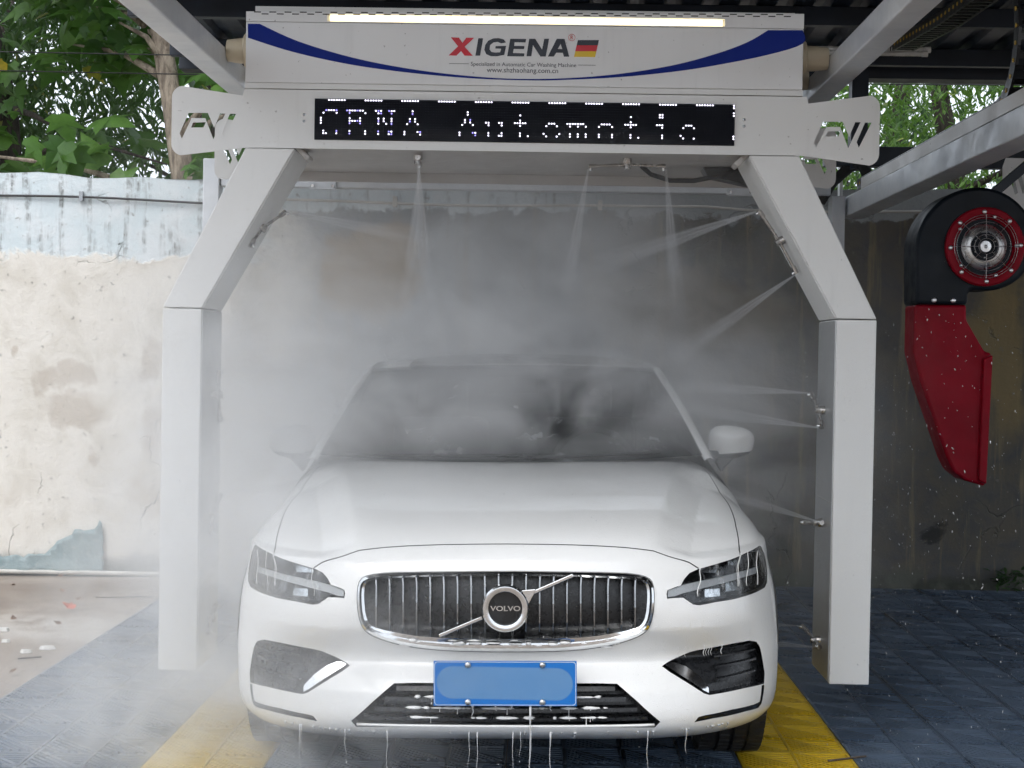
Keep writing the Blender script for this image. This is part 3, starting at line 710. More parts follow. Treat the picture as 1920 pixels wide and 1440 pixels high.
def bar(hub, stub, sl, ends, dirs, live):
    spray_bar(hub, stub, sl, ends, dirs)
    for e, d, l in zip(ends, dirs, live):
        if l: d = np.array(d, float); JETS.append((np.array(e, float) + d / np.linalg.norm(d) * .012, d, l))
P3 = lambda q, y=YN: (q[0], y, q[1])
aL = np.array((.9, 0, -.55)); aR = np.array((-.87, 0, -.49))
h, e1, e2 = NZ_armL
bar(P3(h), (.87, 0, -.49), .035, [P3(e1, 6.34), P3(e2, 6.26)], [(1, .05, -.18), (.9, 0, -.5)], [.75, 0])
h, e1, e2 = NZ_armR
bar(P3(h), (-.87, 0, -.49), .035, [P3(e1), P3(e2)], [(-1, .02, -.36), (-1, -.05, -.72)], [.9, .75])
n0, n1, n2, n3 = NZ_top
bar(P3(n0), (0, 0, -1), .03, [(n0[0], 6.42, n0[1]), (n0[0] + .01, 6.18, n0[1] - .005)], [(-.08, .1, -1), (.08, -.02, -1)], [.8, .8])
bar(P3(n1), (0, 0, -1), .03, [P3(n2), P3(n3)], [(-.16, 0, -1), (.10, 0, -1)], [.75, .75])
q = NZ_postL
bar(P3(q[0]), (1, 0, 0), .03, [P3(q[1], 6.33), P3(q[2], 6.27)], [(1, 0, .02), (1, 0, -.1)], [.6, .6])
bar(P3(q[3]), (1, 0, 0), .03, [P3(q[4], 6.32), P3(q[5], 6.28)], [(1, 0, .1), (1, 0, -.1)], [.6, .6])
bar(P3(q[6]), (1, 0, 0), .03, [(q[6][0] + .01, 6.36, q[6][1] + .05), (q[6][0], 6.24, q[6][1] - .05)], [(1, 0, .1), (1, 0, 0)], [.5, .5])
q = NZ_postR
bar(P3(q[0]), (-1, 0, 0), .03, [P3(q[1], 6.36), P3(q[2], 6.26)], [(-1, 0, .04), (-1, 0, .13)], [.7, .75])
bar(P3(q[3]), (-1, 0, 0), .03, [P3(q[4], 6.40), (q[3][0] + .0, 6.20, q[3][1] + .01)], [(-1, 0, .1), (-1, 0, .28)], [0, .55])
bar(P3(q[5]), (-1, 0, 0), .03, [P3(q[6], 6.38), (q[5][0] + .005, 6.22, q[5][1] - .015)], [(-1, 0, .02), (-1, 0, .06)], [.4, .45])

# hose and junction hanging under the beam
hp = thing('supply_hose', 'black water hose drooping under the gantry beam near the arm', 'hose', (.5, 6.5, 2.2))
mb = MB(); mb.tube([(.40, 6.5, 2.235), (.44, 6.5, 2.20), (.52, 6.5, 2.175), (.62, 6.5, 2.175), (.74, 6.5, 2.20), (.82, 6.5, 2.235)], .010, 8); mb.build('hose', 'black_rubber', hp, True)
mb = MB(); mb.prism([(.66, 2.235), (.90, 2.235), (.90, 2.165), (.86, 2.165), (.68, 2.20)], 6.52, 6.64); mb.build('junction_box', 'black_plastic', hp, bevel=.004)

# ================================================================== THE CAR
# body surface from bumper lip over the bonnet to the cowl: a bicubic B-spline net (x, y back from the nose, z), half of it
ROWS=[
[(0,0.1,0.215),(0.25,0.1,0.215),(0.45,0.115,0.213),(0.58,0.15,0.212),(0.68,0.205,0.212),(0.77,0.285,0.213),(0.83,0.36,0.217),(0.865,0.42,0.22),(0.875,0.47,0.22)],
[(0,0.025,0.238),(0.25,0.028,0.238),(0.45,0.045,0.236),(0.58,0.08,0.236),(0.69,0.14,0.236),(0.785,0.23,0.238),(0.852,0.33,0.242),(0.888,0.4,0.246),(0.9,0.46,0.246)],
[(0,-0.012,0.275),(0.25,-0.008,0.275),(0.45,0.012,0.274),(0.58,0.05,0.274),(0.69,0.112,0.274),(0.79,0.21,0.276),(0.865,0.32,0.28),(0.902,0.4,0.284),(0.914,0.47,0.284)],
[(0,-0.012,0.325),(0.25,-0.008,0.325),(0.45,0.012,0.325),(0.58,0.05,0.325),(0.69,0.11,0.325),(0.795,0.21,0.325),(0.87,0.32,0.327),(0.907,0.4,0.33),(0.918,0.47,0.33)],
[(0,0.01,0.4),(0.25,0.014,0.4),(0.45,0.034,0.4),(0.58,0.0672,0.4),(0.69,0.1244,0.4),(0.797,0.219,0.4),(0.874,0.3316,0.4),(0.911,0.41,0.4),(0.922,0.48,0.4)],
[(0,0.046,0.465),(0.25,0.05,0.465),(0.45,0.069,0.465),(0.58,0.0936,0.465),(0.69,0.1432,0.465),(0.797,0.232,0.465),(0.875,0.3398,0.465),(0.914,0.42,0.465),(0.925,0.49,0.465)],
[(0,0.05,0.5),(0.25,0.054,0.5),(0.45,0.072,0.5),(0.58,0.0954,0.5),(0.69,0.1428,0.5),(0.795,0.233,0.5),(0.873,0.3452,0.5),(0.912,0.43,0.5),(0.922,0.5,0.5)],
[(0,0.004,0.58),(0.25,0.008,0.58),(0.45,0.03,0.575),(0.58,0.062,0.57),(0.69,0.12,0.565),(0.792,0.22,0.56),(0.87,0.35,0.555),(0.912,0.45,0.55),(0.925,0.53,0.55)],
[(0,0.006,0.68),(0.25,0.01,0.68),(0.45,0.035,0.675),(0.58,0.072,0.665),(0.69,0.132,0.65),(0.788,0.235,0.64),(0.864,0.37,0.63),(0.91,0.48,0.625),(0.926,0.58,0.62)],
[(0,0.03,0.765),(0.25,0.036,0.765),(0.45,0.06,0.757),(0.58,0.1,0.745),(0.69,0.163,0.73),(0.785,0.268,0.715),(0.86,0.41,0.7),(0.906,0.53,0.69),(0.926,0.66,0.67)],
[(0,0.075,0.832),(0.3,0.085,0.828),(0.5,0.113,0.815),(0.62,0.15,0.8),(0.72,0.212,0.785),(0.8,0.305,0.772),(0.868,0.45,0.76),(0.906,0.6,0.74),(0.922,0.75,0.7)],
[(0,0.21,0.886),(0.3,0.22,0.884),(0.5,0.24,0.875),(0.62,0.27,0.864),(0.72,0.315,0.85),(0.805,0.4,0.835),(0.875,0.52,0.815),(0.914,0.66,0.78),(0.93,0.8,0.71)],
[(0,0.45,0.93),(0.3,0.455,0.928),(0.5,0.47,0.924),(0.62,0.485,0.916),(0.718,0.51,0.905),(0.802,0.56,0.889),(0.874,0.65,0.865),(0.917,0.75,0.81),(0.932,0.85,0.72)],
[(0,0.75,0.97),(0.3,0.755,0.969),(0.5,0.765,0.966),(0.62,0.775,0.96),(0.715,0.79,0.95),(0.79,0.81,0.935),(0.864,0.85,0.9),(0.915,0.9,0.83),(0.932,0.95,0.72)],
[(0,1.05,1),(0.3,1.055,1),(0.5,1.065,0.998),(0.61,1.075,0.992),(0.695,1.085,0.983),(0.77,1.095,0.966),(0.846,1.1,0.925),(0.905,1.1,0.85),(0.928,1.1,0.73)],
[(0,1.25,1.018),(0.3,1.26,1.018),(0.5,1.29,1.015),(0.6,1.32,1.009),(0.68,1.35,1),(0.755,1.37,0.985),(0.835,1.39,0.94),(0.9,1.39,0.86),(0.925,1.39,0.74)],
[(0,1.48,1.028),(0.3,1.49,1.028),(0.5,1.52,1.024),(0.6,1.55,1.018),(0.68,1.58,1.01),(0.755,1.6,0.995),(0.835,1.62,0.955),(0.9,1.62,0.875),(0.925,1.62,0.76)],
]
NET=np.array(ROWS,float)
FULL=np.concatenate([NET[:,:0:-1]*np.array([-1,1,1]),NET],1)   # 17 columns
def basis_mat(n,t):
    # clamped uniform cubic B-spline basis, n control pts, t in [0,1] array -> (len,n)
    t=np.clip(np.asarray(t,float),0,1-1e-9); m=n-3
    k=np.concatenate([[0]*3,np.linspace(0,1,m+1),[1]*3])
    N=np.zeros((len(t),n+3))
    for i in range(n+3): N[:,i]=(t>=k[i])&(t<k[i+1])
    for d in range(1,4):
        for i in range(n+3-d):
            a=k[i+d]-k[i]; b=k[i+d+1]-k[i+1]
            N[:,i]=(((t-k[i])/a)*N[:,i] if a>0 else 0)+(((k[i+d+1]-t)/b)*N[:,i+1] if b>0 else 0)
    return N[:,:n]
def raw(u,v):
    # u in [-1,1], v in [0,1]
    A=basis_mat(17,(np.asarray(u)+1)/2); B=basis_mat(len(ROWS),v)
    P=np.einsum('ki,kj,ijc->kc',B,A,FULL)
    # bonnet crease
    ax=np.abs(P[:,0]); y=P[:,1]
    xc=.452+.165*y
    s=.006; d=ax-xc; soft=s*np.log1p(np.exp(np.clip(d/s,-30,30)))
    w=np.clip((y-.05)/.12,0,1)*np.clip((1.3-y)/.25,0,1)*np.clip((P[:,2]-.78)/.05,0,1)
    P[:,2]-=.32*np.minimum(soft,.11)*w
    # crease under the bumper: undercut above it, forward facet below it
    z=P[:,2]; g=np.where(z>.462,1-(z-.462)/.11,1-(.462-z)/.085).clip(0,1)
    P[:,1]+=.030*g*np.clip((.84-ax)/.2,0,1)*(P[:,1]<.5)
    return P
def surf(u,v):
    u=np.atleast_1d(np.asarray(u,float));v=np.atleast_1d(np.asarray(v,float))
    return raw(u,v)
def normal(u,v):
    e=.004
    du=surf(np.minimum(u+e,1),v)-surf(np.maximum(u-e,-1),v); dv=surf(u,np.minimum(v+e,1))-surf(u,np.maximum(v-e,0))
    n=np.cross(du,dv); n/=np.linalg.norm(n,axis=1)[:,None]+1e-12
    return n

OUT={
'HEADLIGHT':[(0.8306,0.6851),(0.8823,0.6477),(0.9067,0.6086),(0.9086,0.5691),(0.8915,0.5387),(0.86,0.5235),(0.7859,0.5155),(0.7125,0.5088),(0.6386,0.5022),(0.5461,0.4954),(0.4705,0.4861),(0.4456,0.488),(0.4265,0.496),(0.408,0.504),(0.3745,0.5025),(0.3504,0.5005),(0.3486,0.5125),(0.3517,0.5219),(0.3726,0.5289),(0.3989,0.5362),(0.4109,0.5554),(0.4263,0.5725),(0.4565,0.5867),(0.5054,0.6002),(0.5603,0.615),(0.656,0.6381),(0.7335,0.6569)],
'DRL':[(0.3548,0.5196),(0.4036,0.5344),(0.4658,0.547),(0.5348,0.559),(0.6768,0.5805),(0.7973,0.5942),(0.8061,0.5831),(0.7973,0.5729),(0.6787,0.5607),(0.5363,0.5385),(0.4666,0.5253),(0.4082,0.514),(0.3767,0.5055),(0.3546,0.5035)],
'FOG':[(0.3371,0.2696),(0.3568,0.2836),(0.3947,0.3065),(0.4384,0.33),(0.4669,0.3373),(0.5505,0.3483),(0.6334,0.3561),(0.7146,0.3563),(0.7591,0.3405),(0.779,0.3115),(0.7992,0.246),(0.8158,0.1983),(0.8127,0.1665),(0.7943,0.1674),(0.683,0.1735),(0.5929,0.1734),(0.5121,0.1724),(0.4894,0.1799),(0.4069,0.2236),(0.3639,0.2481)],
'FOGBLADE':[(0.3501,0.2691),(0.3589,0.2656),(0.4077,0.2339),(0.4647,0.2026),(0.4692,0.2123),(0.5124,0.1833),(0.5122,0.1765),(0.4895,0.1831),(0.4072,0.2267),(0.3642,0.2523)],
'TRIM':[(0.7946,0.1637),(0.8162,0.1615),(0.8145,0.1369),(0.8051,0.0842),(0.7842,0.0712),(0.6906,0.0796),(0.5281,0.0822),(0.4489,0.0764),(0.4664,0.0982),(0.4962,0.102),(0.6199,0.106),(0.7439,0.0988),(0.7862,0.0999),(0.7916,0.1278)],
'GRILLE':[(0.0013,0.5684),(0.0991,0.5666),(0.1949,0.5663),(0.2514,0.5643),(0.2912,0.5556),(0.3078,0.5393),(0.3121,0.5026),(0.307,0.4564),(0.2936,0.4235),(0.2725,0.4039),(0.2368,0.3848),(0.2002,0.3684),(0.1333,0.3494),(0.0721,0.3437),(0.0011,0.342)],
'GRILLE_IN':[(0.0014,0.5532),(0.1004,0.5517),(0.1973,0.5487),(0.254,0.5456),(0.2804,0.5407),(0.2899,0.5283),(0.2917,0.5022),(0.2869,0.4563),(0.2737,0.4313),(0.2512,0.4226),(0.217,0.4132),(0.165,0.4003),(0.1018,0.3941),(0.0013,0.393)],
'INTAKE':[(0.0003,0.2232),(0.099,0.2231),(0.1725,0.2223),(0.2155,0.2199),(0.263,0.1686),(0.3271,0.0913),(0.3116,0.0656),(0.2432,0.0695),(0.0987,0.0731),(0.0006,0.0732)],
'SHUT':[(-0.0003,0.6489),(0.0511,0.6484),(0.1057,0.6475),(0.1606,0.6455),(0.2084,0.6432),(0.2785,0.6369),(0.3275,0.6248),(0.4136,0.6058),(0.4586,0.5886)],
'FENDER':[(0.6607,0.6389),(0.6577,0.6826),(0.6898,0.7742),(0.7752,0.8769),(0.8307,0.9566),(0.8316,1.0),(0.7717,1.0)],
'WASHER':[(-0.4087,0.4327),(-0.3424,0.4332),(-0.3426,0.3815),(-0.4092,0.379)],
'CREASE_TEST':[(0.2801,0.6513),(0.3543,0.8208),(0.4969,0.9451)],
}
TILT = R(1.0)                                   # the body leans a little on its springs
def lean(P):
    P = np.asarray(P, float); c, s = math.cos(TILT), math.sin(TILT)
    return np.stack([P[..., 0] * c - P[..., 2] * s + .5 * s, P[..., 1], P[..., 0] * s + P[..., 2] * c], -1)
CAR = thing('car', 'white saloon car being washed under the gantry, blue number plate', 'car', (-.098, 4.785, 0), rz=R(.5))
CAR['_local'] = 1
def mat_paint():
    t = NT('white_car_paint'); p = t.coord()
    n = t.noise(p, 3, 4); run = t.noise(t.mapping(p, (26, 26, 1.6)), 1.0, 4, .6)
    c = t.mix(t.ramp(n, .3, .7), (.80, .80, .785), (.825, .825, .815))
    t.link(c, t.b.inputs['Base Color'])
    t.b.inputs['Coat Weight'].default_value = .8; t.b.inputs['Coat Roughness'].default_value = .04
    t.link(t.ramp(run, .4, .7, .28, .42), t.b.inputs['Roughness'])
    dr = t.noise(p, 240, 2, .4); dr2 = t.noise(t.mapping(p, (70, 70, 9)), 1, 3)
    h = t.math('ADD', t.ramp(dr, .62, .72), t.math('MULTIPLY', t.ramp(dr2, .6, .75), .6))
    b = t.bump(h, .002, .42); t.link(b.outputs[0], t.b.inputs['Coat Normal'])
    return t.m
M['paint'] = mat_paint()
def mat_clear():
    t = NT('clear_lens'); p = t.coord()
    g = t.node('BsdfGlossy'); g.inputs['Roughness'].default_value = .06; tr = t.node('BsdfTransparent'); tr.inputs['Color'].default_value = (.93, .95, .96, 1)
    fr_ = t.node('Fresnel'); fr_.inputs['IOR'].default_value = 1.5
    di = t.node('BsdfDiffuse'); di.inputs['Color'].default_value = (.75, .77, .78, 1)
    mx = t.node('MixShader'); t.link(fr_.outputs[0], mx.inputs[0]); t.link(tr.outputs[0], mx.inputs[1]); t.link(g.outputs[0], mx.inputs[2])
    # running water film
    w = t.ramp(t.noise(t.mapping(p, (38, 38, 5)), 1, 5, .65), .52, .74, 0, .38)
    m2 = t.node('MixShader'); t.link(w, m2.inputs[0]); t.link(mx.outputs[0], m2.inputs[1]); t.link(di.outputs[0], m2.inputs[2])
    bp_ = t.node('Bump'); bp_.inputs['Distance'].default_value = .002; t.link(t.noise(t.mapping(p, (60, 60, 12)), 1, 4), bp_.inputs['Height']); t.link(bp_.outputs[0], g.inputs['Normal'])
    t.link(m2.outputs[0], t.out.inputs['Surface']); return t.m
M['lens'] = mat_clear()
def mat_glass():
    t = NT('tinted_glass'); p = t.coord()
    g = t.node('BsdfGlossy'); g.inputs['Roughness'].default_value = .05; tr = t.node('BsdfTransparent'); tr.inputs['Color'].default_value = (.24, .26, .27, 1)
    fr_ = t.node('Fresnel'); fr_.inputs['IOR'].default_value = 1.5
    mx = t.node('MixShader'); t.link(fr_.outputs[0], mx.inputs[0]); t.link(tr.outputs[0], mx.inputs[1]); t.link(g.outputs[0], mx.inputs[2])
    di = t.node('BsdfDiffuse'); di.inputs['Color'].default_value = (.55, .57, .58, 1)
    w = t.ramp(t.noise(p, 7, 6, .7), .48, .75, .02, .30)
    m2 = t.node('MixShader'); t.link(w, m2.inputs[0]); t.link(mx.outputs[0], m2.inputs[1]); t.link(di.outputs[0], m2.inputs[2])
    bp_ = t.node('Bump'); bp_.inputs['Distance'].default_value = .002; t.link(t.noise(p, 120, 3), bp_.inputs['Height']); t.link(bp_.outputs[0], g.inputs['Normal'])
    t.link(m2.outputs[0], t.out.inputs['Surface']); return t.m
M['glass'] = mat_glass()
M['wet_black'] = plain('wet_black_grille', (.016, .017, .019), .3, 0, .3, 30, .001)
M['drl'] = plain('light_guide', (.82, .82, .82), .25, 0, .04, 10)
M['cloth_dark'] = plain('seat_leather', (.05, .048, .046), .6, 0, .2, 8)
M['reflector'] = plain('reflector', (.7, .71, .72), .16, 1.0, .2, 40)
M['foam'] = plain('foam', (.86, .86, .85), .55, 0, .04, 30, .001)

def cmesh(name, V, F, mat, parent=None, N=None, smooth=True, lean_it=True):
    V = np.asarray(V, float); V = lean(V) if lean_it else V
    me = bpy.data.meshes.new(name); me.from_pydata(V.tolist(), [], [tuple(int(i) for i in f) for f in F]); me.update()
    o = bpy.data.objects.new(name, me); col.objects.link(o); me.materials.append(M[mat]); o.parent = parent or CAR
    if smooth: me.polygons.foreach_set('use_smooth', [True] * len(me.polygons))
    if N is not None:
        me.normals_split_custom_set_from_vertices(lean(N + 0.) .tolist() if False else N.tolist())
    return o
def cmb(mb, name, mat, parent=None, smooth=False, bevel=0., lean_it=True, angle=40):
    o = mb.build(name, mat, None, smooth, bevel, angle=angle); o.parent = parent or CAR
    if lean_it:
        a = np.empty(len(o.data.vertices) * 3); o.data.vertices.foreach_get('co', a); o.data.vertices.foreach_set('co', lean(a.reshape(-1, 3)).ravel()); o.data.update()
    return o
def compact(V, F):
    F = np.asarray(F, int); u, inv = np.unique(F, return_inverse=True); return V[u], inv.reshape(F.shape), u
mirr = lambda l: [(-u, v) for u, v in l][::-1]
def sym(l):
    # close a half outline that starts and ends on the centre line
    a = [(0.0, l[0][1])] + list(l[1:-1]) + [(0.0, l[-1][1])]
    return a + [(-u, v) for u, v in l[1:-1][::-1]]
dn = lambda l, c=True: densify(l, .012, c)
GR = smooth_loop(sym(OUT['GRILLE']), 1); GI = smooth_loop(sym(OUT['GRILLE_IN']), 1); IN = sym(OUT['INTAKE'])
HLr = OUT['HEADLIGHT']; FGr = OUT['FOG']; TRr = OUT['TRIM']
def strip(line, w):
    # a narrow band along a line on the surface, w metres wide
    L = np.array(densify(line, .01, False)); e = 1e-3
    P = surf(L[:, 0], L[:, 1]); du = (surf(L[:, 0] + e, L[:, 1]) - P) / e; dv = (surf(L[:, 0], np.minimum(L[:, 1] + e, 1)) - P) / e
    t3 = np.gradient(P, axis=0); nn = np.cross(du, dv); s = np.cross(nn, t3); s /= np.linalg.norm(s, axis=1)[:, None]
    off = []
    for i in range(len(L)):
        A = np.stack([du[i], dv[i]], 1); off.append(np.linalg.lstsq(A, s[i] * w / 2, rcond=None)[0])
    off = np.array(off); a = L + off; b = L - off
    return [tuple(q) for q in a] + [tuple(q) for q in b[::-1]]
SH = [(0.0, OUT['SHUT'][0][1])] + OUT['SHUT'][1:]
shut = [(-u, v) for u, v in SH[:0:-1]] + SH
FE = [(.6607, .636), (.656, .675), (.684, .767), (.735, .863), (.757, .93), (.75, .985)]
g_shut = strip(shut, .0045); g_fr = strip(FE, .0045); g_fl = strip([(-u, v) for u, v in FE], .0045)
WA = [(u, v) for u, v in OUT['WASHER']]
g_wa = strip(WA + [WA[0]], .003)
hood_poly = SH + [(.475, .574), (.655, .615)] + FE + [(.75, 1.01), (-.75, 1.01)] + [(-u, v) for u, v in FE[::-1]] + [(-.655, .615), (-.475, .574)] + [(-u, v) for u, v in SH[:0:-1]]
GU, GV = np.meshgrid(np.linspace(-1, 1, 131), np.linspace(0, 1, 121)); gp = np.stack([GU.ravel(), GV.ravel()], 1)
loops = [dn(GR), dn(IN), dn(HLr), dn(mirr(HLr)), dn(FGr), dn(mirr(FGr)), dn(TRr), dn(mirr(TRr)), g_shut, g_fr, g_fl]
UV, T = cdt(gp, loops); UV[:, 0] = np.clip(UV[:, 0], -1, 1); UV[:, 1] = np.clip(UV[:, 1], 0, 1)
C = UV[T].mean(1); P0 = surf(UV[:, 0], UV[:, 1]); N0 = normal(UV[:, 0], UV[:, 1])
if N0[np.argmin(np.abs(UV[:, 0]) + np.abs(UV[:, 1] - .5))][1] > 0: N0 = -N0
Fc = np.cross(P0[T[:, 1]] - P0[T[:, 0]], P0[T[:, 2]] - P0[T[:, 0]]); fl = (Fc * N0[T[:, 0]]).sum(1) < 0; T[fl] = T[fl][:, ::-1]
N0l = lean(N0) - lean(np.zeros(3)); area = np.linalg.norm(Fc, axis=1) / 2
reg = np.zeros(len(T), int); names = {}
for k, lp in enumerate([GR, IN, HLr, mirr(HLr), FGr, mirr(FGr), TRr, mirr(TRr)]): reg[in_poly(C, lp)] = k + 1
gap = in_poly(C, g_shut) | in_poly(C, g_fr) | in_poly(C, g_fl)
reg[(reg == 0) & gap] = 99
reg[(reg == 0) & in_poly(C, hood_poly)] = 50
def part_from(mask, name, mat, off=0.0, parent=None, nrm=True):
    V, F, u = compact(P0, T[mask]); n = N0[u]; V = V - n * off if off < .004 else V + np.array((0, off, 0))
    return cmesh(name, V, F, mat, parent, N0l[u] if nrm else None)
bumper = part_from(reg == 0, 'front_bumper_and_fenders', 'paint')
hood = part_from(reg == 50, 'hood', 'paint')
# dark inner shell seen through the shut lines
inner = part_from(np.ones(len(T), bool) & (reg != 1) & (reg != 2) & ~((reg >= 3) & (reg <= 8)), 'inner_panel', 'slot_black', .012)
def rim(loop, depth, mat, parent, name='recess_wall', inset=.0):
    L = np.array(densify(loop, .012)); P = surf(L[:, 0], L[:, 1]); c = P.mean(0); n = len(L)
    Q = P + np.array((0, depth, 0)) + (c - P) * inset
    return cmesh(name, np.concatenate([P, Q]), [(i, (i + 1) % n, (i + 1) % n + n, i + n) for i in range(n)], mat, parent, smooth=False)
def piece(poly, off0, off1, name, mat, parent, step=.02):
    # solid patch that follows the body surface, front face at depth off0, back at off1
    lp = densify(poly, step); g = gp[in_poly(gp, poly)]
    V, F = cdt(g, [lp]); F = F[in_poly(V[F].mean(1), lp)]; P = surf(V[:, 0], V[:, 1]); Nn = normal(V[:, 0], V[:, 1])
    if len(F) == 0: return
    fc = np.cross(P[F[:, 1]] - P[F[:, 0]], P[F[:, 2]] - P[F[:, 0]]); f_ = fc[:, 1] > 0; F[f_] = F[f_][:, ::-1]
    n = len(V); A = P + np.array((0, off0, 0)); B = P + np.array((0, off1, 0)); ed = {}
    for t_ in F:
        for a, b in ((t_[0], t_[1]), (t_[1], t_[2]), (t_[2], t_[0])): ed[(a, b)] = 1
    side = [(b, a, a + n, b + n) for a, b in ed if (b, a) not in ed]
    o = cmesh(name, np.concatenate([A, B]), [tuple(q) for q in F] + side, mat, parent, smooth=False)
    o.data.polygons.foreach_set('use_smooth', [True] * len(o.data.polygons)); o.data.set_sharp_from_angle(angle=R(40)); return o

# ---- grille
gr = part_from(reg == 1, 'grille', 'wet_black', .055, nrm=False)
def ring_frame():
    k = 160
    def resamp(l):
        L = np.array(l); P = surf(L[:, 0], L[:, 1]); d = np.concatenate([[0], np.cumsum(np.linalg.norm(np.diff(np.vstack([P, P[:1]]), axis=0), axis=1))]); L2 = np.vstack([L, L[:1]])
        s = np.linspace(0, d[-1], k, endpoint=False); return np.stack([np.interp(s, d, L2[:, 0]), np.interp(s, d, L2[:, 1])], 1)
    def polar(l):
        # same angle samples on both loops keep the ring untwisted
        q = np.array(densify(l, .004)); c = np.array((0, .47)); a = np.arctan2((q[:, 1] - c[1]) * 2.2, q[:, 0]); o_ = np.argsort(a); th = np.linspace(-math.pi, math.pi, k, endpoint=False)
        return np.stack([np.interp(th, a[o_], q[o_, 0], period=2 * math.pi), np.interp(th, a[o_], q[o_, 1], period=2 * math.pi)], 1)
    A, B = polar(GR), polar(GI); rows = []
    for f, dep in ((0, .004), (.12, -.006), (.4, -.009), (.62, -.002), (.66, .006), (1.0, .014), (1.0, .055)):
        L = A + (B - A) * f; P = surf(L[:, 0], L[:, 1]); rows.append(P + np.array((0, dep, 0)))
    V = np.concatenate(rows); F = grid_faces(k, len(rows), True)
    o = cmesh('frame', V, F, 'chrome', gr, smooth=True); o.data.set_sharp_from_angle(angle=R(35))
ring_frame()
GIa = np.array(GI)
def v_range(u):
    vs_ = []; n = len(GIa)
    for i in range(n):
        a, b = GIa[i], GIa[(i + 1) % n]
        if (a[0] - u) * (b[0] - u) <= 0 and a[0] != b[0]: vs_.append(a[1] + (b[1] - a[1]) * (u - a[0]) / (b[0] - a[0]))
    return min(vs_), max(vs_)
uu = np.linspace(0, .5, 200); xx = surf(uu, np.full(200, .48))[:, 0]
for s in (-1, 1):
    for k in range(10):
        x = .02135 + .0427 * k; u = float(np.interp(x, xx, uu))
        if u > .283: continue
        v0, v1 = v_range(u); vv = np.linspace(v0, v1, 8); P = surf(np.full(8, s * u), vv); V = []
        for q in P:
            for (dx_, dy_) in ((-.0022, .012), (.0022, .012), (.0045, .045), (-.0045, .045)): V.append(q + np.array((dx_, dy_, 0)))
        F = [(4 * i + j, 4 * i + (j + 1) % 4, 4 * i + 4 + (j + 1) % 4, 4 * i + 4 + j) for i in range(7) for j in range(4)]
        cmesh('grille_bar', V, F, 'dark_chrome', gr, smooth=False)
# emblem: diagonal band, ring, disc, lettering
em = surf([0.], [.476])[0]; ez = em[2]; ey = em[1] - .006
for (xa, za, xb, zb) in ((-.206, -.0875, -.072, -.031), (.088, .048, .211, .102)):
    d = np.array((xb - xa, 0, zb - za)); L = np.linalg.norm(d); d /= L; nn = np.array((-d[2], 0, d[0]))
    cmb(MB().obox(((xa + xb) / 2, ey + .012, ez + (za + zb) / 2), d, (0, 1, 0), nn, L / 2, .006, .0055), 'diagonal_band', 'chrome', gr, bevel=.002)
mb = MB(); mb.lathe([(.022, .073), (-.004, .0735), (-.010, .069), (-.011, .062), (-.008, .053), (.004, .050), (.022, .050)], (0, ey, ez), (0, 1, 0), 48)
emb = cmb(mb, 'emblem_ring', 'chrome', gr, 'angle', angle=30)
mb = MB(); mb.prism([(.050, .056), (.094, .060), (.090, .046), (.072, .012), (.062, .030)], ey - .002, ey + .014); mb.v = [(x, y, z + ez) for x, y, z in mb.v]; cmb(mb, 'arrow_head', 'chrome', emb, bevel=.002)
mb = MB(); mb.lathe([(.004, 0), (.004, .051)], (0, ey, ez), (0, 1, 0), 40); mb.f = [f[::-1] for f in mb.f]; cmb(mb, 'emblem_disc', 'black_gloss', emb)
o = text_mesh('VOLVO', -.047, .047, ez - .008, ey - .001, 'chrome', None, bold=.02, height=.0165); o.parent = emb
a = np.empty(len(o.data.vertices) * 3); o.data.vertices.foreach_get('co', a); o.data.vertices.foreach_set('co', lean(a.reshape(-1, 3)).ravel())

# ---- headlights, fog pockets, trims
for s, rid, HL, FG, TRM in ((1, 3, HLr, FGr, TRr), (-1, 4, mirr(HLr), mirr(FGr), mirr(TRr))):
    f = (lambda l: l) if s > 0 else mirr
    hl = part_from(reg == rid, 'headlight', 'black_gloss', .055, nrm=False)
    rim(HL, .056, 'black_plastic', hl, 'gasket')
    part_from(reg == rid, 'lens', 'lens', .001, hl)
    piece(f(OUT['DRL']), .012, .022, 'light_guide', 'drl', hl, .01)
    for (u0, u1, v0, v1) in ((.50, .57, .503, .524), (.60, .70, .519, .545), (.74, .80, .53, .565), (.47, .55, .57, .59), (.60, .68, .60, .622), (.72, .80, .615, .645), (.83, .87, .555, .62)):
        piece(f([(u0, v0), (u1, v0 + .004), (u1, v1 + .004), (u0, v1)]), .034, .05, 'reflector', 'reflector', hl)
    fg = part_from(reg == rid + 2, 'fog_pocket', 'wet_black', .05, nrm=False)
    rim(FG, .051, 'black_gloss', fg)
    piece(f([(.342, .2809), (.3607, .2625), (.4046, .235), (.4888, .188), (.5116, .1775), (.5116, .196), (.470, .232), (.425, .262), (.385, .28)]), .010, .03, 'chrome_blade', 'chrome', fg)
    for k, v in enumerate((.205, .245, .285, .322)):
        piece(f([(.545, v), (.76, v + .006), (.76, v + .014), (.545, v + .008)]), .02, .045, 'slat', 'wet_black', fg)
    tr = part_from(reg == rid + 4, 'lower_trim', 'black_gloss', .006)
    rim(TRM, .0065, 'black_plastic', tr)
# ---- lower intake
it = part_from(reg == 2, 'lower_intake', 'wet_black', .07, nrm=False)
rim(IN, .071, 'black_plastic', it)
for v in (.102, .138, .172, .204):
    w = .30 - (v - .0913) / (.2241 - .0913) * .105
    piece([(-w, v - .007), (w, v - .007), (w, v + .007), (-w, v + .007)], .016, .06, 'slat', 'wet_black', it)
mb = MB(); L = np.array([(u, .0705) for u in np.linspace(-.31, .31, 30)]); P = surf(L[:, 0], L[:, 1]); cmb(mb.tube([p + np.array((0, .004, .004)) for p in P], .005, 6), 'lip_trim', 'paint', it, True)
